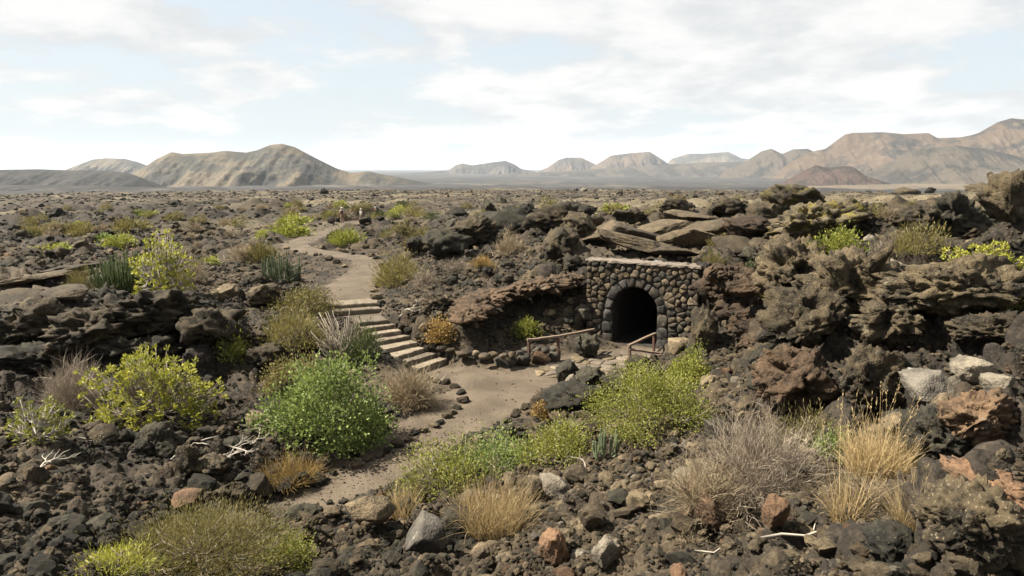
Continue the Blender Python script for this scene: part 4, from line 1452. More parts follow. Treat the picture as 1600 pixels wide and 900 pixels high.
for (l1_, rel), es in byk.items():
    es.sort(key=lambda e: e[2])
    for r_, e in enumerate(es):
        i = e[0]
        w_ = '' if len(es) == 1 else ('just ', 'some way ', 'further ', 'well ', 'far ', 'very far ')[min(r_, 5)]
        l2 = f'{l1_} {w_}{rel}'
        if len(l2.replace('-', ' ').split()) > 16:
            l2 = f'{l1_} {rel}' if len(f'{l1_} {rel}'.split()) <= 16 else f'{l1_} by the {rel.split(" the ")[1]}'
        o = link('lava_rock', PROTO[int(sci[i]), int(ssi[i])])
        o.location = (sx[i], sy[i], sz_[i] + ss[i] * .18)
        o.rotation_euler = (random.uniform(-.4, .4), random.uniform(-.4, .4), random.uniform(0, 6.28))
        o.scale = [float(ss[i]) * random.uniform(.85, 1.1) for _ in range(3)]
        tag(o, l2, 'rock', 'loose lava rocks')

# jagged clinker mounds that make up the crust of the lava field, each one a thing
CLINK = [rock_mesh('clinker_mound', 4, 800 + i, (M_CRAG, M_BLACK)[i % 2], (1, .85, .62), 5, 1.5, True, .2, 1.3) for i in range(8)]
CW = ['brown black', 'black']


def clinker(n):
    got, spots, used = 0, [], {}
    while got < n:
        t, l = random.uniform(R(-37), R(37)), random.uniform(math.log(21), math.log(85))
        r = math.exp(l)
        x, y = r * math.sin(t), r * math.cos(t)
        k = bilerp(kc, np.array([(t - TH0) / (TH1 - TH0) * 299]), np.array([(l - lrs[0]) / (lrs[-1] - lrs[0]) * 419]))[0]
        if random.random() > k[1] * .8 + k[3] + .1 * k[4]:
            continue
        if x > 1.5 and y < 33 and x < 9:
            continue
        R_ = random.uniform(.40, .95) * (1 + max(0, r - 35) / 60)
        if path_clear(np.array([x]), np.array([y]))[0][0] < R_ + .9 or seg_dist(np.array([x]), np.array([y]), PATH4)[0][0] < R_ + .6:
            continue
        if any((x - a) ** 2 + (y - b) ** 2 < (.75 * (R_ + c)) ** 2 for a, b, c in spots):
            continue
        z = float(ground(x, y)[0])
        px, py, dp = (float(q[0]) for q in pixel([x, y, z + R_ * .3]))
        if not (-20 < px < 1620 and abs(float(pixel(at(px, py))[2][0]) - dp) < 2 + .06 * dp):
            continue
        got += 1
        spots.append((x, y, R_))
        v = random.randrange(8)
        d = np.hypot(LANDA[:, 0] - px, (LANDA[:, 1] - py) * 1.4)
        j = int(np.argmin(d))
        dx, dy = px - LANDA[j, 0], py - LANDA[j, 1]
        rel = ('in front of' if dy > 0 else 'behind') if abs(dy) > abs(dx) else 'beside'
        key = f"{'low' if R_ < .55 else 'bulky'} {CW[v % 2]} clinker mound"
        c = used.get((key, rel, j), 0)
        used[key, rel, j] = c + 1
        w_ = ('', 'further ', 'well ', 'far ', 'very far ', 'remotely ', 'still more remotely ')[min(c, 6)]
        o = link('clinker_mound', CLINK[v])
        o.location = (x, y, z - R_ * .12)
        o.scale = (R_, R_, R_ * random.uniform(.75, 1.15))
        o.rotation_euler = (random.uniform(-.2, .2), random.uniform(-.2, .2), random.uniform(0, 6.28))
        tag(o, f'{key} {w_}{rel} the {LAND[j][2]}', 'rock', 'clinker mounds of the lava crust')


clinker(230)

# stones that edge the paths
EDGE = [
    ('edging round the tan dry bush', 'steps', [(652, 590), (668, 594), (684, 598), (698, 600), (712, 607), (721, 617), (722, 628), (715, 638), (706, 646), (697, 653), (687, 661), (675, 668), (662, 674), (648, 680), (636, 690), (622, 697), (606, 704), (590, 712), (574, 722), (556, 730)], .20),
    ('outer edging of the upper path', 'far', [(528, 391), (540, 394), (553, 397), (566, 399), (580, 402), (590, 406), (596, 414), (598, 423)], .24),
    ('inner edging of the upper path', 'far', [(447, 388), (462, 393), (478, 396), (495, 401), (512, 408), (528, 412), (538, 418)], .26),
    ('boulder row above the steps', 'far', [(600, 436), (590, 448), (584, 456), (590, 466), (596, 476)], .26),
    ('stones flanking the steps', 'upper', [(628, 512), (640, 522), (652, 530), (664, 538), (676, 548), (688, 556), (600, 548), (618, 560), (634, 574), (650, 584)], .17),
    ('stones lining the path below the walkers', 'lower', [(420, 376), (432, 373), (446, 370), (512, 372), (520, 366), (530, 362), (566, 356), (575, 352), (500, 350), (490, 354)], .30),
    ('rubble edge of the lower path', 'court', [(748, 692), (762, 684), (778, 672), (792, 660), (806, 650), (820, 640), (835, 628), (850, 618), (866, 612), (700, 720), (660, 745), (610, 768), (520, 806), (470, 812)], .19),
]
EDW = ['black', 'brown', 'tan']
ORD = 'first second third fourth fifth sixth seventh eighth ninth tenth eleventh twelfth thirteenth fourteenth fifteenth sixteenth seventeenth eighteenth nineteenth twentieth'.split()
for lab, end, ps, s in EDGE:
    for q, (px, py) in enumerate(ps):
        p = at(px + random.uniform(-2, 2), py + random.uniform(-1.5, 1.5))
        c = random.choices((0, 1, 2), (.35, .4, .25))[0]
        o = link('edging_stone', PROTO[c, random.randrange(6)])
        k = s * random.uniform(.75, 1.25)
        o.scale = (k * 1.1, k, k)
        o.location = (p.x, p.y, p.z + k * .25)
        o.rotation_euler = (0, 0, random.uniform(0, 6.28))
        tag(o, f'{EDW[c]} stone, {ORD[q]} from the {end} end of the {lab}', 'stone', lab)

# everything smaller: one rubble object
def rubble():
    m = ~chosen
    n = int(m.sum())
    me = bpy.data.meshes.new('lava_rubble')
    me.vertices.add(n)
    co = np.stack([sx[m], sy[m], sz_[m] + ss[m] * RNG.uniform(-.3, .3, int(m.sum()))], 1).astype(np.float32)
    me.vertices.foreach_set('co', co.ravel())
    e = RNG.uniform(-.5, .5, (n, 3))
    e[:, 2] = RNG.uniform(0, 6.28, n)
    for an, ty, key, data in (('rot', 'FLOAT_VECTOR', 'vector', e.astype(np.float32).ravel()), ('scl', 'FLOAT', 'value', ss[m].astype(np.float32)), ('pick', 'INT', 'value', (sci[m] * len(SHAPES) + ssi[m]).astype(np.int32))):
        a = me.attributes.new(an, ty, 'POINT')
        a.data.foreach_set(key, data)
    ob = tag(link('lava_rubble', me), 'loose dark and tan lava rubble strewn over the slopes', None, None, 'stuff')
    ng = bpy.data.node_groups.new('strewn_rubble', 'GeometryNodeTree')
    ng.interface.new_socket('Geometry', in_out='INPUT', socket_type='NodeSocketGeometry')
    ng.interface.new_socket('Geometry', in_out='OUTPUT', socket_type='NodeSocketGeometry')
    N, L = ng.nodes, ng.links
    gi, go = N.new('NodeGroupInput'), N.new('NodeGroupOutput')
    jn = N.new('GeometryNodeJoinGeometry')
    protos = []
    for ci in range(len(RMATS)):
        for si in range(len(SHAPES)):
            o = next((q for q in COL.objects if q.data is PROTO[ci, si]), None)
            if o is None:
                o = bpy.data.objects.new('lava_rock', PROTO[ci, si])
            protos.append(o)
    for o in reversed(protos):                 # a join lists its links in reverse
        oi = N.new('GeometryNodeObjectInfo')
        oi.transform_space = 'ORIGINAL'
        oi.inputs['Object'].default_value = o
        oi.inputs['As Instance'].default_value = True
        L.new(oi.outputs['Geometry'], jn.inputs[0])
    ip = N.new('GeometryNodeInstanceOnPoints')
    ip.inputs['Pick Instance'].default_value = True

    def na(name, ty):
        q = N.new('GeometryNodeInputNamedAttribute')
        q.data_type = ty
        q.inputs['Name'].default_value = name
        return q.outputs[0]
    er = N.new('FunctionNodeEulerToRotation')
    L.new(na('rot', 'FLOAT_VECTOR'), er.inputs[0])
    L.new(gi.outputs[0], ip.inputs['Points'])
    L.new(jn.outputs[0], ip.inputs['Instance'])
    L.new(na('pick', 'INT'), ip.inputs['Instance Index'])
    L.new(er.outputs[0], ip.inputs['Rotation'])
    L.new(na('scl', 'FLOAT'), ip.inputs['Scale'])
    L.new(ip.outputs[0], go.inputs[0])
    md = ob.modifiers.new('strewn', 'NODES')
    md.node_group = ng
    print('rubble', n)


rubble()


# ------------------------------------------------------------------ plants
def leaf_mat(name, c1, c2, trans=.35):
    m = bpy.data.materials.new(name)
    m.use_nodes = True
    t = NT(m.node_tree)
    out = t.n('ShaderNodeOutputMaterial')
    tint = t.n('ShaderNodeAttribute', attribute_name='tint').outputs['Fac']
    oi = t.n('ShaderNodeObjectInfo')
    c = t.mix(tint, c1, c2)
    hsv = t.n('ShaderNodeHueSaturation')
    t.put(hsv.inputs['Color'], c)
    t.put(hsv.inputs['Value'], t.ramp(oi.outputs['Random'], 0, 1, .85, 1.15))
    d = t.n('ShaderNodeBsdfPrincipled')
    d.inputs['Roughness'].default_value = .6
    d.inputs['Specular IOR Level'].default_value = .3
    t.put(d.inputs['Base Color'], hsv.outputs[0])
    tr = t.n('ShaderNodeBsdfTranslucent')
    t.put(tr.inputs[0], hsv.outputs[0])
    mx = t.n('ShaderNodeMixShader')
    mx.inputs[0].default_value = trans
    t.put(mx.inputs[1], d.outputs[0])
    t.put(mx.inputs[2], tr.outputs[0])
    t.put(out.inputs[0], mx.outputs[0])
    return m


L_YELLOW = leaf_mat('leaf_yellow_green', (.16, .175, .022), (.42, .40, .060))
L_BRIGHT = leaf_mat('leaf_bright_green', (.072, .105, .024), (.235, .285, .078))
L_LIME = leaf_mat('leaf_lime', (.110, .125, .020), (.28, .28, .052))
L_OLIVE = leaf_mat('leaf_olive', (.080, .070, .020), (.20, .168, .054))
L_DARK = leaf_mat('leaf_dark_green', (.036, .050, .014), (.090, .108, .030))
L_GREY = leaf_mat('leaf_grey_green', (.075, .10, .05), (.16, .18, .10))
L_DRY = leaf_mat('dry_twig_tan', (.140, .104, .062), (.285, .225, .142), .2)
L_DRYGREY = leaf_mat('dry_twig_grey', (.125, .098, .070), (.27, .222, .165), .2)
L_GOLD = leaf_mat('dry_gold', (.16, .102, .030), (.29, .195, .066), .3)
L_STRAW = leaf_mat('straw', (.215, .150, .068), (.40, .305, .155), .3)
L_BARK = leaf_mat('pale_bark', (.11, .088, .064), (.21, .175, .132), 0)
L_BLEACH = leaf_mat('bleached_wood', (.19, .165, .13), (.31, .275, .225), 0)
L_STEM = leaf_mat('stem_green', (.045, .066, .022), (.125, .150, .052), .1)


def unit(v):
    return v / (np.linalg.norm(v, axis=-1, keepdims=True) + 1e-9)


def leaves_np(pos, dirs, length, width, rg, flat=.5):
    """diamond leaves: returns verts (4n,3), quads"""
    n = len(pos)
    dirs = unit(dirs)
    side = unit(np.cross(dirs, rg.normal(size=(n, 3)) + np.array([0, 0, flat])))
    ln = (length * rg.uniform(.7, 1.3, n))[:, None]
    wd = (width * rg.uniform(.7, 1.3, n))[:, None]
    nrm = np.cross(dirs, side)
    a = pos
    b = pos + dirs * ln * .55 + side * wd * .5 + nrm * wd * .12
    c = pos + dirs * ln
    d = pos + dirs * ln * .55 - side * wd * .5 + nrm * wd * .12
    v = np.stack([a, b, c, d], 1).reshape(-1, 3)
    return v, np.arange(4 * n).reshape(n, 4)


def ribbons_np(base, dirs, length, width, rg, curve=.3, seg=3, droop=0.0):
    """thin tapering blades"""
    n = len(base)
    dirs = unit(dirs)
    bend = rg.normal(size=(n, 3)) * curve
    bend[:, 2] -= droop
    side = unit(np.cross(dirs, rg.normal(size=(n, 3))))
    ln = np.broadcast_to(length, (n,))[:, None] if np.ndim(length) else np.full((n, 1), length)
    ln = ln * rg.uniform(.6, 1.25, (n, 1))
    V_, fs = [], []
    for s in range(seg + 1):
        f = s / seg
        c = base + dirs * ln * f + bend * ln * f * f
        w = width * (1 - f * .82) * .5
        V_ += [c - side * w, c + side * w]
    V_ = np.stack(V_, 1)
    m = 2 * (seg + 1)
    q = np.array([(2 * s, 2 * s + 1, 2 * s + 3, 2 * s + 2) for s in range(seg)])
    fs = (np.arange(n)[:, None, None] * m + q).reshape(-1, 4)
    return V_.reshape(-1, 3), fs, seg


def skeleton(rg, w, h, ntip, n1=6, n2=22, dome=.55, up=.35):
    """tips spread on a lumpy dome and the forks that carry them"""
    a = rg.uniform(0, 2 * math.pi, ntip)
    e = np.arcsin(rg.uniform(-.12, 1, ntip))
    r = rg.uniform(.72, 1.05, ntip)
    d = np.stack([np.cos(a) * np.cos(e), np.sin(a) * np.cos(e), np.sin(e)], 1)
    lump = 1 + .28 * perlin(d * 2.2 + rg.uniform(-30, 30, 3), 5) * 2.2
    tips = d * (r * lump)[:, None] * np.array([w / 2, w / 2 * .9, h * .95])
    tips[:, 2] = np.maximum(tips[:, 2] + h * .06, .05 * h)
    l2 = tips[rg.choice(ntip, min(n2, ntip), replace=False)] * np.array([.62, .62, .60])
    l1 = l2[rg.choice(len(l2), min(n1, len(l2)), replace=False)] * np.array([.38, .38, .42])
    n_2 = np.argmin(((tips[:, None] * np.array([.62, .62, .6]) - l2) ** 2).sum(2), 1)
    n_1 = np.argmin(((l2[:, None] * .5 - l1) ** 2).sum(2), 1)
    return tips, l2, l1, n_2, n_1


def branch_mesh(name, rg, sk, r0, m, tip_frac=1.0, sides=4):
    tips, l2, l1, n_2, n_1 = sk
    vs, fs = [], []

    def bend(a, b, k=.12):
        L = np.linalg.norm(b - a)
        mid = (a + b) / 2 + rg.normal(0, k * .5, 3) * L
        mid[2] -= .10 * L
        return [a, mid, b]
    o = np.zeros(3)
    for p in l1:
        s = rg.normal(0, .04, 3) * np.array([1, 1, 0])
        tube(vs, fs, bend(o + s - np.array([0, 0, .12]), p), [r0, r0 * .85, r0 * .7], sides)
    for p, j in zip(l2, n_1):
        tube(vs, fs, bend(l1[j], p), [r0 * .65, r0 * .52, r0 * .42], sides)
    for p, j in zip(tips, n_2):
        if rg.random() < tip_frac:
            tube(vs, fs, bend(l2[j], p), [r0 * .38, r0 * .3, r0 * .2], sides)
    return mesh_np(name, vs, np.array(fs), [m], True, attrs=[('tint', 'FACE', rg.uniform(0, 1, len(fs)))])


def spurge_bush(rg, w, h, nros, leaf, lw, lm, bm, nl=9, r0=.04):
    """leaf rosettes at the ends of forking stems: (foliage, branches)"""
    sk = skeleton(rg, w, h, nros, 7, max(16, nros // 14))
    tips = sk[0]
    out = unit(tips * np.array([1, 1, 1.4]) + np.array([0, 0, .25 * h]))
    P = np.repeat(tips, nl, 0) + rg.normal(0, leaf * .22, (nros * nl, 3))
    D_ = np.repeat(out, nl, 0) + rg.normal(0, .75, (nros * nl, 3))
    v, q = leaves_np(P, D_, leaf, lw, rg)
    tint = np.clip(np.repeat(rg.uniform(.1, .9, nros), nl) + rg.normal(0, .15, nros * nl), 0, 1)
    f = mesh_np('foliage', v, q, [lm], False, attrs=[('tint', 'FACE', tint)])
    return f, branch_mesh('branches', rg, sk, r0, bm)


def leafy_bush(rg, w, h, nlobe, nleaf, leaf, lw, lm, bm, spread=.24, upw=.5, r0=.03, twig=.0):
    """clumps of small leaves on forking stems"""
    sk = skeleton(rg, w, h, nlobe, 5, max(8, nlobe // 4))
    tips = sk[0] * np.array([.9, .9, .88])
    k = rg.integers(0, nlobe, nleaf)
    off = rg.normal(size=(nleaf, 3)) * np.array([spread * w * .42, spread * w * .42, spread * h * .62])
    P = tips[k] + off
    P[:, 2] = np.abs(P[:, 2] - .02)
    D_ = unit(off) + rg.normal(0, .5, (nleaf, 3)) + np.array([0, 0, upw]) + .4 * unit(tips)[k]
    v, q = leaves_np(P, D_, leaf, lw, rg)
    tint = np.clip(rg.uniform(.05, .85, nlobe)[k] + rg.normal(0, .18, nleaf), 0, 1)
    f = mesh_np('foliage', v, q, [lm], False, attrs=[('tint', 'FACE', tint)])
    return f, branch_mesh('branches', rg, sk, r0, bm, .45)


def twig_bush(rg, w, h, n, lm, wd=.010, ln=.3, r0=.02, bare=False):
    """a dry mass of fine twigs"""
    sk = skeleton(rg, w, h, max(40, n // 14), 6, 20)
    tips = sk[0]
    k = rg.integers(0, len(tips), n)
    base = tips[k] * rg.uniform(.35, .95, (n, 1)) + rg.normal(0, .05 * w, (n, 3))
    base[:, 2] = np.abs(base[:, 2])
    D_ = unit(tips[k] + np.array([0, 0, .3 * h])) + rg.normal(0, .55, (n, 3)) + np.array([0, 0, .3])
    v, q, sg = ribbons_np(base, D_, np.full(n, ln * h), wd, rg, .3)
    tint = np.repeat(np.clip(rg.uniform(0, 1, len(tips))[k] * .6 + rg.uniform(0, .4, n), 0, 1), sg)
    f = mesh_np('twigs', v, q, [lm], False, attrs=[('tint', 'FACE', tint)])
    return f, branch_mesh('branches', rg, sk, r0, lm, sides=3)


def grass_mesh(rg, w, h, n, lm, wd=.012, lean=.45, stalks=0, stalk_h=1.6):
    a = rg.uniform(0, 2 * math.pi, n)
    r = np.sqrt(rg.uniform(0, 1, n)) * w * .30
    base = np.stack([np.cos(a) * r, np.sin(a) * r, np.full(n, -.03)], 1)
    D_ = np.stack([np.cos(a) * r / w * 2.2 * lean, np.sin(a) * r / w * 2.2 * lean, np.ones(n)], 1) + rg.normal(0, lean * .45, (n, 3))
    D_[:, 2] = np.abs(D_[:, 2])
    v, q, sg = ribbons_np(base, D_, np.full(n, h * .9), wd, rg, .22, 4, .16)
    tint = np.repeat(rg.uniform(0, 1, n), sg)
    if stalks:
        a = rg.uniform(0, 2 * math.pi, stalks)
        r = np.sqrt(rg.uniform(0, 1, stalks)) * w * .3
        b2 = np.stack([np.cos(a) * r, np.sin(a) * r, np.zeros(stalks)], 1)
        D2 = np.stack([np.cos(a) * r / w, np.sin(a) * r / w, np.ones(stalks)], 1) + rg.normal(0, .14, (stalks, 3))
        ln = h * stalk_h * rg.uniform(.8, 1.1, stalks)
        v2, q2, s2 = ribbons_np(b2, D2, ln, wd * 1.0, rg, .08, 4)
        # seed heads: short blades up the last quarter of every stalk
        m2 = 2 * (s2 + 1)
        tipc = v2.reshape(stalks, m2, 3)
        e1, e0 = tipc[:, -1], tipc[:, -4]
        kk = np.repeat(np.arange(stalks), 12)
        f = rg.uniform(.1, 1, len(kk))[:, None]
        P = e0[kk] + (e1[kk] - e0[kk]) * f
        v3, q3 = leaves_np(P, unit(e1 - e0)[kk] + rg.normal(0, .25, (len(kk), 3)), h * .07, wd * 1.1, rg)
        q = np.concatenate([q, q2 + len(v), q3 + len(v) + len(v2)])
        v = np.concatenate([v, v2, v3])
        tint = np.concatenate([tint, rg.uniform(.4, 1, len(q2)), rg.uniform(.3, 1, len(q3))])
    return mesh_np('grass', v, q, [lm], False, attrs=[('tint', 'FACE', tint)])


def columns_mesh(rg, w, h, n, r, m, spread=.5):
    """candelabra stems: ribbed columns curving up from one foot"""
    vs, fs = [], []
    for i in range(n):
        a = rg.uniform(0, 6.28)
        d = np.sqrt(rg.uniform(0, 1)) * w / 2
        hh = h * rg.uniform(.42, 1.0) * (1 - .3 * d / (w / 2))
        top = np.array([math.cos(a) * d, math.sin(a) * d * .8, hh])
        p0 = top * np.array([.25, .25, 0])
        p1 = top * np.array([.75, .75, .22]) + rg.normal(0, .04, 3) * h
        p2 = top * np.array([.95, .95, .6])
        tube(vs, fs, [p0, p1, p2, top, top + np.array([0, 0, r * .8])], [r * .8, r, r, r * .85, r * .2], 6)
    return mesh_np('stems', vs, np.array(fs), [m], False, attrs=[('tint', 'FACE', rg.uniform(0, 1, len(fs)))])


def plant(name, label, px, py, meshes, cat='bush', group=None, dz=-.04, back=0.0, s=1.0, rz=None):
    p = at(px, py)
    o = thing(name, label, cat, (p.x, p.y + back, p.z + dz), group, R(rz) if rz is not None else 0)
    o.scale = (s, s, s)
    for nm, me in meshes:
        link(nm, me, o)
    return o


def dims(px, py, w, h):
    d = float(pixel(at(px, py))[2][0])
    return w * d / F, h * d / F, d


PLANTS = []


def put(kind, label, px, py, w, h, seed, **kw):
    rg = np.random.default_rng(seed)
    W_, H_, d = dims(px, py, w, h)
    lp = max(.030, d * .0026)                       # leaf size that still reads from here
    back = W_ * .22
    nm, cat = 'bush', 'bush'
    if kind == 'spurge':
        f, b = spurge_bush(rg, W_, H_, kw.get('n', 420), lp * kw.get('ls', 1.9), lp * .85, kw['m'], kw.get('bm', L_BARK), kw.get('nl', 9), kw.get('r0', .035))
        ms, nm = [('foliage', f), ('branches', b)], 'spurge_bush'
    elif kind == 'leafy':
        f, b = leafy_bush(rg, W_, H_, kw.get('nlobe', 60), kw.get('n', 4200), lp * kw.get('ls', 1.5), lp * kw.get('lw', .75), kw['m'], kw.get('bm', L_BARK), kw.get('spread', .26), kw.get('up', .5))
        ms, nm = [('foliage', f), ('branches', b)], 'leafy_bush'
    elif kind == 'fine':
        f, b = leafy_bush(rg, W_, H_, kw.get('nlobe', 70), kw.get('n', 5200), lp * 2.6, lp * .36, kw['m'], kw.get('bm', L_DRYGREY), .28, .9)
        ms, nm = [('foliage', f), ('branches', b)], 'broom_bush'
    elif kind == 'twig':
        f, b = twig_bush(rg, W_, H_, kw.get('n', 2600), kw['m'], max(.006, d * .00055), kw.get('ln', .32))
        ms, nm, cat = [('twigs', f), ('branches', b)], 'dry_bush', 'dry bush'
    elif kind == 'grass':
        g = grass_mesh(rg, W_, H_, kw.get('n', 700), kw['m'], max(.006, d * .0008), kw.get('lean', .45), kw.get('stalks', 0), kw.get('sh', 1.6))
        ms, nm, cat, back = [('blades', g)], 'straw_grass', 'grass tuft', 0
    elif kind == 'columns':
        g = columns_mesh(rg, W_, H_, kw.get('n', 60), kw.get('r', .05), kw['m'])
        ms, nm, cat = [('stems', g)], 'candelabra_spurge', 'cactus'
    elif kind == 'bare':
        sk = skeleton(rg, W_, H_, kw.get('n', 160), 7, 34)
        ms, nm, cat = [('branches', branch_mesh('branches', rg, sk, kw.get('r0', .04), kw['m']))], 'bare_bush', 'bare bush'
    o = plant(nm, label, px, py, ms, cat, kw.get('group'), back=back)
    PLANTS.append(o)
    return o


put('spurge', 'yellow green dome bush with grey stems in front of the dark lava bank', 225, 672, 172, 106, 1, m=L_YELLOW, n=620, ls=2.6, nl=10)
put('leafy', 'big bright green leafy bush between the lower path and the dark rubble', 505, 704, 186, 128, 2, m=L_BRIGHT, n=11000, nlobe=130, ls=2.0, lw=1.3, spread=.16)
put('twig', 'grey brown dry bush below the dark lava bank', 106, 652, 98, 86, 3, m=L_DRYGREY, n=2600)
put('twig', 'tan dry bush inside the curved stone edging', 636, 640, 92, 58, 4, m=L_DRY, n=3600)
put('columns', 'dark green clump of slender spurge columns on the lava bank', 188, 460, 112, 72, 5, m=L_STEM, n=230, r=.024)
put('spurge', 'yellow topped spurge on long bare pale stems beside the dark green columns', 246, 464, 86, 88, 6, m=L_YELLOW, n=330, ls=1.7, bm=L_BLEACH, r0=.045)
put('twig', 'russet dry bush behind the long stemmed spurge', 292, 444, 56, 42, 7, m=L_DRY, n=900)
put('twig', 'dull olive dry brush next to the dark green columns', 125, 455, 60, 38, 8, m=L_OLIVE, n=900)
put('columns', 'candelabra spurge with pale green fingers above the olive bush', 434, 442, 68, 54, 9, m=L_GREY, n=70, r=.032)
put('fine', 'dull green brush on the far side of the candelabra spurge', 405, 410, 44, 26, 10, m=L_OLIVE, n=1500)
put('leafy', 'spreading olive yellow bush left of the top step', 468, 496, 92, 42, 11, m=L_OLIVE, n=3200)
put('fine', 'olive broom bush beside the grey bare bush', 452, 544, 94, 48, 12, m=L_OLIVE, n=3600)
put('fine', 'dark olive broom bush leaning on the lower steps', 562, 574, 52, 62, 13, m=L_DARK, n=2600)
put('bare', 'grey leafless bush of forked branches beside the steps', 528, 578, 108, 84, 14, m=L_BARK, n=210, r0=.05)
put('fine', 'small feathery yellow green bush on reddish cinder', 361, 566, 42, 44, 15, m=L_LIME, n=1500)
put('leafy', 'mustard olive bush rising behind the big bright green bush', 448, 612, 84, 50, 16, m=L_OLIVE, n=3200)
put('leafy', 'round yellow green cushion bush on the lava field', 181, 390, 42, 23, 17, m=L_LIME, n=1600)
put('leafy', 'little green bush touching the round cushion bush', 160, 380, 20, 12, 18, m=L_BRIGHT, n=500)
put('leafy', 'flat bright lime bush by the bend of the upper path', 450, 369, 54, 17, 19, m=L_LIME, n=1700)
put('leafy', 'small lime bush just beyond the flat lime bush', 456, 351, 42, 13, 20, m=L_LIME, n=900)
put('fine', 'green broom bush in the crook of the upper path', 537, 386, 46, 23, 21, m=L_LIME, n=1600)
put('fine', 'olive green broom bush on the slope above the steps', 622, 447, 66, 46, 22, m=L_OLIVE, n=3000)
put('twig', 'grey dry brush beside the olive green broom bush', 662, 452, 44, 34, 23, m=L_DRYGREY, n=900)
put('leafy', 'round golden dry bush beside the lower steps', 687, 533, 48, 34, 24, m=L_GOLD, n=2600)
put('leafy', 'lone bright green bush on the rubble of the hollow', 824, 528, 36, 30, 25, m=L_LIME, n=1700)
put('leafy', 'large yellow green bush on the slope below the arch wall', 1026, 678, 186, 100, 26, m=L_LIME, n=19000, nlobe=150, ls=1.1, lw=.7, spread=.17, up=.25)
put('leafy', 'upper yellow green bush between the large slope bush and the cave wall', 1078, 604, 70, 52, 27, m=L_LIME, n=5600, nlobe=60, ls=1.1, lw=.7, spread=.2, up=.25)
put('leafy', 'pale green shrub at the edge of the lower path', 684, 776, 128, 78, 28, m=L_LIME, n=4200)
put('leafy', 'fresh green shrub between the pale shrub and the straw grass', 772, 750, 130, 66, 29, m=L_BRIGHT, n=4600)
put('leafy', 'fresh green shrub beside the cactus stems', 876, 732, 120, 64, 30, m=L_LIME, n=4600)
put('grass', 'broad clump of golden straw grass below the green shrubs', 772, 818, 170, 70, 31, m=L_STRAW, n=1500)
put('grass', 'thin straw tuft at the foot of the pale green shrub', 628, 806, 60, 54, 32, m=L_STRAW, n=420)
put('grass', 'golden brown grass patch below the big bright green bush', 455, 748, 104, 42, 33, m=L_GOLD, n=1200, lean=.9)
put('twig', 'grey dead twigs under the pale green shrub', 660, 786, 90, 50, 34, m=L_DRYGREY, n=900)
put('fine', 'mixed olive bush along the bottom edge of the view', 290, 902, 250, 76, 35, m=L_OLIVE, n=17000, nlobe=130)
put('leafy', 'light green bush at the bottom edge beside the olive bush', 448, 898, 84, 62, 36, m=L_LIME, n=3600)
put('twig', 'grey dry twigs tangled behind the bottom edge bushes', 345, 862, 120, 54, 37, m=L_DRYGREY, n=1400)
put('fine', 'yellowish low brush at the bottom corner', 170, 905, 90, 42, 38, m=L_YELLOW, n=2000)
put('twig', 'wide grey twig bush spreading over the slope', 1200, 790, 220, 140, 39, m=L_DRYGREY, n=5200, ln=.24)
put('twig', 'pinkish grey twig bush below the wide grey twig bush', 1110, 812, 140, 90, 40, m=L_DRY, n=2200)
put('fine', 'thin yellow green broom growing out of the grey twigs', 1262, 705, 90, 60, 41, m=L_OLIVE, n=1800)
put('leafy', 'small dark green bush inside the straw stalks', 1302, 714, 52, 42, 42, m=L_BRIGHT, n=1500)
put('grass', 'tall straw grass with slender seed stalks before the upright boulder', 1368, 735, 130, 74, 43, m=L_STRAW, n=1500, stalks=46, sh=1.5)
put('grass', 'upright yellow straw tussock on the cinder slope', 1428, 846, 78, 112, 44, m=L_STRAW, n=700, lean=.3, stalks=10, sh=1.25)
put('grass', 'thin straw tuft with long leaning stalks by the dead branch', 1322, 818, 60, 84, 45, m=L_STRAW, n=260, stalks=26, sh=1.9)
put('twig', 'matted dry straw around the tussock foot', 1370, 800, 150, 46, 46, m=L_DRY, n=1600)
put('leafy', 'bright green bush on top of the lava crag', 1314, 407, 82, 42, 47, m=L_LIME, n=4000)
put('fine', 'grey green bush under the bright crag bush', 1348, 428, 42, 32, 48, m=L_GREY, n=1400)
put('twig', 'purplish dry bush beside the grey green bush', 1392, 408, 48, 42, 49, m=L_DRYGREY, n=1200)
put('fine', 'olive dry scrub below the black hollowed block', 1440, 396, 64, 46, 50, m=L_OLIVE, n=2200)
put('spurge', 'yellow green spreading bush on the upper slope', 1556, 434, 112, 42, 51, m=L_YELLOW, n=420)
put('fine', 'dry yellow tuft at the end of the black lava flow', 1588, 484, 40, 24, 52, m=L_YELLOW, n=800)
put('columns', 'single thin green stalk beside the pale lichened rock', 1452, 436, 10, 26, 53, m=L_DARK, n=3, r=.035)
put('leafy', 'small dark green bush above the hanging lava wall', 1172, 442, 32, 32, 54, m=L_DARK, n=1200)
put('fine', 'pale olive brush on the shoulder of the grey lava block', 1226, 470, 52, 50, 55, m=L_OLIVE, n=1900)
put('twig', 'olive dry brush at the end of the wall coping', 1116, 430, 40, 30, 56, m=L_OLIVE, n=900)
put('columns', 'slender grey green cactus stems at the shrub edge', 946, 722, 46, 66, 57, m=L_GREY, n=14, r=.028)
put('leafy', 'small mustard bush at the rubble edge of the court', 846, 652, 30, 24, 58, m=L_GOLD, n=900)
put('spurge', 'ragged green bush with bleached dead branches at the lava foot', 48, 690, 84, 62, 59, m=L_LIME, n=150, bm=L_BLEACH)
put('twig', 'pale dry bush on the dark ridge', 798, 400, 54, 34, 60, m=L_DRY, n=1300)
put('twig', 'yellowish dry tuft at the foot of the dark ridge', 752, 420, 40, 22, 61, m=L_GOLD, n=900)
put('twig', 'long dry scrub above the cave roof', 712, 428, 52, 26, 62, m=L_DRYGREY, n=900)
put('fine', 'pale straw scrub beside the ridge tip', 655, 388, 40, 26, 63, m=L_OLIVE, n=1000)
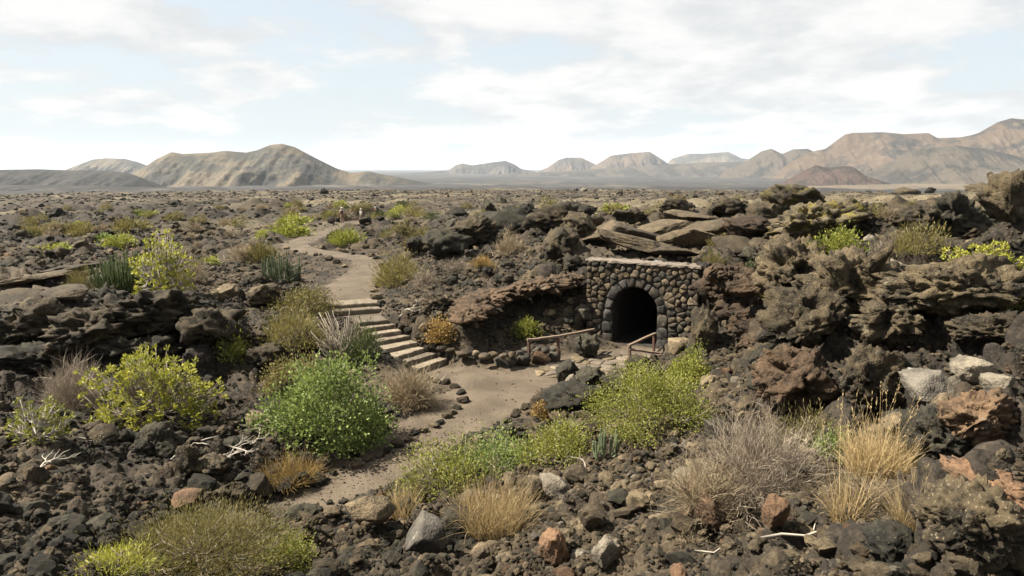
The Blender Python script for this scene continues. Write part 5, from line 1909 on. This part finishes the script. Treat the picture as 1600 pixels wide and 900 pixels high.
put('leafy', 'yellow green patch on the pale plateau beyond the wall', 962, 332, 44, 11, 64, m=L_LIME, n=900)
put('leafy', 'lime green bush low on the lava field near the cushion bush', 82, 398, 56, 15, 65, m=L_LIME, n=1300)
put('fine', 'olive bush far out on the lava field under the big hill', 200, 362, 46, 17, 66, m=L_OLIVE, n=1100)
put('fine', 'olive yellow bush on the lava field by the flat slabs', 122, 370, 36, 16, 67, m=L_OLIVE, n=900)
put('fine', 'small olive bush at the dark lava edge', 50, 372, 32, 15, 68, m=L_OLIVE, n=800)
put('twig', 'thin straw wisps on the cinder below the fallen branch', 1085, 855, 60, 34, 69, m=L_DRY, n=260)
put('twig', 'tan dry brush at the low end of the bank', 375, 410, 60, 28, 70, m=L_DRY, n=900)

# small shrubs dotted over the lava field: copies of a few kinds
PRO = []
for i, (lm, kind, nm_) in enumerate(((L_OLIVE, 'fine', 'olive'), (L_LIME, 'leafy', 'yellow green'), (L_DRY, 'twig', 'dry tan'), (L_DARK, 'leafy', 'dark green'))):
    rg = np.random.default_rng(900 + i)
    if kind == 'twig':
        f, b = twig_bush(rg, 1.5, .7, 420, lm, .035, .35)
        ms = [('twigs', f), ('branches', b)]
    else:
        f, b = leafy_bush(rg, 1.5, .75, 26, 620, .17 if kind == 'fine' else .13, .05 if kind == 'fine' else .09, lm, L_BARK)
        ms = [('foliage', f), ('branches', b)]
    PRO.append((nm_, ms))
ZONES = [((20, 440), (322, 372), 40), ((440, 760), (318, 345), 34), ((800, 1200), (312, 335), 14), ((1250, 1590), (310, 345), 10), ((300, 420), (372, 420), 8), ((600, 720), (345, 400), 8), ((1100, 1240), (345, 400), 5)]
cnt = {}
for (x0, x1), (y0, y1), n in ZONES:
    for k in range(n):
        px, py = random.uniform(x0, x1), y0 + (y1 - y0) * random.random() ** .8
        p = at(px, py)
        if path_clear(np.array([p.x]), np.array([p.y]))[0][0] < .9:
            continue
        w = random.choices((0, 1, 2, 3), (.50, .08, .32, .10))[0]
        nm_, ms = PRO[w]
        s = random.uniform(.5, 1.25) * min(1.6, max(.6, p.y / 60))
        d = np.hypot(LANDA[:, 0] - px, (LANDA[:, 1] - py) * 1.4)
        j = int(np.argmin(d))
        dx, dy = px - LANDA[j, 0], py - LANDA[j, 1]
        rel = ('beyond' if dy < 0 else 'before') if abs(dy) > abs(dx) else 'beside'
        sw = 'tiny' if s < .75 else 'small' if s < 1.15 else 'wide'
        key = (nm_, sw, rel, j)
        c = cnt.get(key, 0)
        cnt[key] = c + 1
        far_ = ['', 'further ', 'well ', 'far ', 'very far ', 'remotely ', 'even more remotely ', 'at the far limit '][min(c, 7)]
        o = thing('scrub_bush', f'{sw} {nm_} scrub bush {far_}{rel} the {LAND[j][2]}', 'bush', (p.x, p.y, p.z - .05), 'scrub bushes dotted over the lava field', random.uniform(0, 6.28))
        o.scale = (s, s, s * random.uniform(.6, 1))
        for pn, me in ms:
            link(pn, me, o)


# ------------------------------------------------------------------ fallen dead branches
def dead_branch(label, px, py, span, seed, ang=0, n=5, r=.028, lift=.25):
    rg = np.random.default_rng(seed)
    p0 = at(px, py)
    d = float(pixel(p0)[2][0])
    L = span * d / F
    vs, fs = [], []

    def grow(p, a, el, L, r, depth):
        q = [np.array(p, float)]
        for i in range(4):
            a2 = a + rg.normal(0, .28)
            el2 = el + rg.normal(0, .2)
            nx = q[-1] + L / 4 * np.array([math.cos(a2) * math.cos(el2), math.sin(a2) * math.cos(el2), math.sin(el2)])
            nx[2] = max(nx[2], float(ground(nx[0] + p0.x, nx[1] + p0.y)[0]) - p0.z + .03)
            q.append(nx)
        tube(vs, fs, q, [r, r * .9, r * .78, r * .62, r * .35], 6)
        if depth:
            for _ in range(rg.integers(2, 4)):
                k = rg.integers(1, 4)
                grow(q[k], a + rg.choice((-1, 1)) * rg.uniform(.4, 1.0), el + rg.uniform(-.1, .5) * lift * 2, L * rg.uniform(.4, .65), r * .6, depth - 1)
    grow((0, 0, .06), ang, .08, L, r, n)
    o = link('dead_branch', mesh_np('dead_branch', vs, np.array(fs), [L_BLEACH], True, attrs=[('tint', 'FACE', rg.uniform(0, 1, len(fs)))]))
    o.location = p0
    return tag(o, label, 'branch', 'bleached dead branches')


dead_branch('long bleached branch lying on the dark rubble below the dome bush', 268, 722, 72, 1, .35, 1)
dead_branch('tangle of bleached twigs between the dome bush and the leafy bush', 325, 716, 56, 2, .2, 3)
dead_branch('second tangle of bleached twigs under the pointed dark rock', 350, 700, 60, 3, -.5, 3)
dead_branch('bleached forked branch hanging below the ragged green bush', 46, 742, 62, 4, 1.2, 2)
dead_branch('spidery dead branches at the foot of the grey brown dry bush', 120, 690, 66, 5, .3, 3)
dead_branch('pale twigs by the foot of the bright leafy bush', 395, 700, 44, 6, .9, 2)
dead_branch('long pale crooked stick in front of the ochre boulders', 1186, 850, 150, 7, .12, 1, .022)
dead_branch('grey crooked branch rising out of the wide twig bush', 1180, 800, 80, 8, .9, 2, .02, .8)
dead_branch('short pale stick on the cinder below the rounded ochre boulder', 1085, 868, 62, 9, -.2, 0, .014)
dead_branch('bleached twigs on the rubble beside the upper steps', 625, 500, 40, 10, .4, 3)
dead_branch('curled grey branch beside the cactus stems', 985, 690, 60, 11, .8, 1, .02, .8)
dead_branch('pale dry stems beside the cactus stems', 915, 735, 40, 12, 1.6, 2, .016, .9)


# ------------------------------------------------------------------ walkers on the far path
def cloth_mat(name, c):
    m, t, bs = mat(name)
    v = t.n('ShaderNodeTexCoord').outputs['Object']
    t.put(bs.inputs['Base Color'], t.mix(t.noise(v, 14, 3), tuple(x * .8 for x in c), tuple(min(1, x * 1.15) for x in c)))
    return m


C_SKIN = cloth_mat('skin', (.22, .12, .08))
C_HAIR = cloth_mat('hair', (.05, .03, .02))


def person(label, px, py, hpx, shirt, legs, hat, pack, pose, rz):
    """one skinned body: torso, limbs with hands, head; hat, hair and backpack as parts"""
    p = at(px, py)
    d = float(pixel(p)[2][0])
    Hs = 1.70 if pose != 'sit' else 1.70
    root = thing('person', label, 'person', p, 'walkers on the far path', R(rz))
    V_, E, Rd, tg = [], [], [], []

    def v(x, y, z, r, t):
        V_.append((x, y, z)); Rd.append(r); tg.append(t)
        return len(V_) - 1

    def chain(i, lst):
        for x, y, z, r, t in lst:
            j = v(x, y, z, r, t)
            E.append((i, j))
            i = j
        return i
    drop = -.42 if pose == 'sit' else 0
    pel = v(0, 0, .95 + drop, .145, 'l')
    ch = chain(pel, [(0, -.01, 1.12 + drop, .135, 's'), (0, -.02, 1.32 + drop, .155, 's'), (0, -.01, 1.43 + drop, .10, 's')])
    nk = chain(ch, [(0, .0, 1.50 + drop, .055, 'k'), (0, .015, 1.57 + drop, .085, 'k'), (0, .02, 1.66 + drop, .088, 'k'), (0, .02, 1.72 + drop, .055, 'k')])
    chain(nk - 1, [(0, .105, 1.62 + drop, .018, 'k')])
    for s in (-1, 1):
        st = s * (.16 if pose == 'walk' else .02)
        if pose == 'sit':
            k = chain(pel, [(s * .10, .04, .92 + drop, .095, 'l'), (s * .12, .42, .93 + drop, .07, 'l'), (s * .12, .46, .70 + drop, .055, 'l'), (s * .12, .44, .50 + drop, .04, 'l'), (s * .12, .58, .45 + drop, .035, 'h')])
        else:
            k = chain(pel, [(s * .10, st * .15, .86, .095, 'l'), (s * .105, st * .75 + .03, .50, .064, 'l'), (s * .11, st * 1.0 - .03, .28, .056, 'l'), (s * .11, st * 1.15 - .05, .09, .040, 'h'), (s * .115, st * 1.15 + .12, .045, .038, 'h')])
        bendy = .16 if pose != 'stand' else .05
        sh = chain(ch, [(s * .19, -.02, 1.40 + drop, .065, 's'), (s * .24, -.05 - st * .3, 1.14 + drop, .048, 's'), (s * .23, .06 + bendy - st * .6, .93 + drop, .036, 'k'), (s * .22, .10 + bendy - st * .7, .86 + drop, .03, 'k')])
        x, y, z, _ = (*V_[sh], 0)
        for f in range(4):
            chain(sh, [(x + s * (.012 - f * .004), y + .016 * (f - 1.5), z - .06, .009, 'k'), (x - s * .012, y + .016 * (f - 1.5) + .01, z - .10 + abs(f - 1.3) * .008, .008, 'k')])
        chain(sh, [(x - s * .01, y + .04, z - .03, .010, 'k'), (x - s * .02, y + .05, z - .065, .008, 'k')])
    me = bpy.data.meshes.new('body')
    me.from_pydata(V_, E, [])
    tmp = bpy.data.objects.new('body', me)
    COL.objects.link(tmp)
    sk = tmp.modifiers.new('skin', 'SKIN')
    sk.use_smooth_shade = True
    for i, r in enumerate(Rd):
        me.skin_vertices[0].data[i].radius = (r, r * (.72 if tg[i] == 's' and r > .1 else 1))
    me.skin_vertices[0].data[0].use_root = True
    tmp.modifiers.new('sub', 'SUBSURF').levels = 1
    dg = bpy.context.evaluated_depsgraph_get()
    bm_ = bpy.data.meshes.new_from_object(tmp.evaluated_get(dg))
    bpy.data.objects.remove(tmp)
    n = len(bm_.polygons)
    cen = np.zeros(n * 3)
    bm_.polygons.foreach_get('center', cen)
    cen = cen.reshape(-1, 3)
    near = np.argmin(((cen[:, None] - np.array(V_)) ** 2).sum(2), 1)
    mats_ = {'s': 0, 'l': 1, 'k': 2, 'h': 3}
    bm_.materials.clear()
    for m_ in (shirt, legs, C_SKIN, C_HAIR):
        bm_.materials.append(m_)
    bm_.polygons.foreach_set('material_index', np.array([mats_[tg[i]] for i in near], np.int32))
    link('body', bm_, root)
    # hat: crown and brim, or hair
    vs, fs = [], []
    rings = [(0, .125), (.0, .175), (.012, .17), (.02, .108), (.075, .10), (.105, .07), (.115, .0)] if hat else [(-.07, .09), (-.02, .101), (.04, .098), (.085, .07), (.10, .0)]
    for z, r in rings:
        for k in range(14):
            a = 2 * math.pi * k / 14
            vs.append((r * math.cos(a), r * math.sin(a) + .012, 1.685 + z + drop - .05 * (math.sin(a) < -.3 and not hat)))
    for i in range(len(rings) - 1):
        for k in range(14):
            fs.append((i * 14 + k, i * 14 + (k + 1) % 14, i * 14 + 14 + (k + 1) % 14, i * 14 + 14 + k))
    link('hat' if hat else 'hair', mesh_np('hat' if hat else 'hair', vs, np.array(fs), [hat or C_HAIR], True), root)
    if pack:
        bm = bmesh.new()
        bmesh.ops.create_cube(bm, size=1)
        bmesh.ops.scale(bm, vec=(.30, .17, .44), verts=bm.verts)
        bmesh.ops.bevel(bm, geom=bm.edges[:], offset=.06, segments=2, affect='EDGES')
        bmesh.ops.translate(bm, vec=(0, -.24, 1.22 + drop), verts=bm.verts)
        m2 = bpy.data.meshes.new('backpack')
        bm.to_mesh(m2)
        bm.free()
        m2.materials.append(pack)
        link('backpack', m2, root)
    k = hpx * d / F / Hs
    root.scale = (k, k, k)
    return root


C_WHITE, C_PALE, C_PINK, C_NAVY, C_DARK, C_KHAKI = (cloth_mat(*a) for a in (('white_cloth', (.36, .34, .31)), ('pale_cloth', (.22, .19, .155)), ('pink_cloth', (.20, .115, .095)), ('navy_cloth', (.035, .035, .045)), ('maroon_pack', (.075, .03, .03)), ('khaki_cloth', (.15, .12, .08))))
person('walker in white sun hat with a dark backpack going up the path', 535, 349, 24, C_WHITE, C_PINK, C_WHITE, C_DARK, 'walk', 5)
person('walker in pale clothes and white hat beside the dark rock pile', 564.5, 347, 20, C_WHITE, C_PALE, C_WHITE, None, 'walk', -30)
person('walker in a pink top with a dark backpack furthest along the path', 587, 341, 17, C_PINK, C_NAVY, C_WHITE, C_DARK, 'walk', -40)
person('person in dark clothes bending at the path edge below the walkers', 521, 354, 16, C_NAVY, C_NAVY, None, C_DARK, 'walk', 60)
for i, (px, py, w, h) in enumerate(((517, 350, 12, 10), (528, 347, 10, 8), (570, 352, 20, 12), (594, 345, 12, 8))):
    outcrop(px, py, w, h, ('black rock beside the bending person', 'low dark rock behind the bending person', 'dark rock pile beside the white hatted walker', 'dark rock below the pink topped walker')[i], M_BLACK, 3, 700 + i)
# two log edges across the far path
for i, (a, b, z) in enumerate((((538, 344), (580, 341), .1), ((541, 354), (562, 353), .1))):
    p, q = at(*a), at(*b)
    c = (p + q) / 2
    o = beam('path_log', p - c + Vector((0, 0, .04)), q - c + Vector((0, 0, .04)), .16, .14, M_WOODP, None)
    o.location = c
    tag(o, ('dark timber edging across the far path behind the walkers', 'dark timber step across the far path in front of the walkers')[i], 'timber')
# upright lava spire
outcrop(762, 342, 22, 30, 'slim black lava spire standing alone on the tan scrubland', M_BLACK, 4, 720, cuts=12, rough=1.6, sink=.2)

# ------------------------------------------------------------------ air
def haze():
    x0, x1, y0, y1, z0, z1 = -45500, 45500, -45500, 45500, -95, 335
    bm = bmesh.new()
    v = [bm.verts.new((x, y, z)) for x in (x0, x1) for y in (y0, y1) for z in (z0, z1)]
    for f in ((0, 1, 3, 2), (4, 6, 7, 5), (0, 4, 5, 1), (2, 3, 7, 6), (0, 2, 6, 4), (1, 5, 7, 3)):
        bm.faces.new([v[i] for i in f])
    bmesh.ops.recalc_face_normals(bm, faces=bm.faces)
    me = bpy.data.meshes.new('haze')
    bm.to_mesh(me)
    m = bpy.data.materials.new('haze')
    m.use_nodes = True
    t = NT(m.node_tree)
    out = t.n('ShaderNodeOutputMaterial')
    pv = t.n('ShaderNodeVolumePrincipled')
    pv.inputs['Color'].default_value = (.76, .87, 1.0, 1)
    pv.inputs['Density'].default_value = HAZE
    pv.inputs['Anisotropy'].default_value = .0
    t.put(out.inputs['Volume'], pv.outputs[0])
    me.materials.append(m)
    tag(link('haze', me), kind='stuff')


HAZE = 2.6e-5
haze()
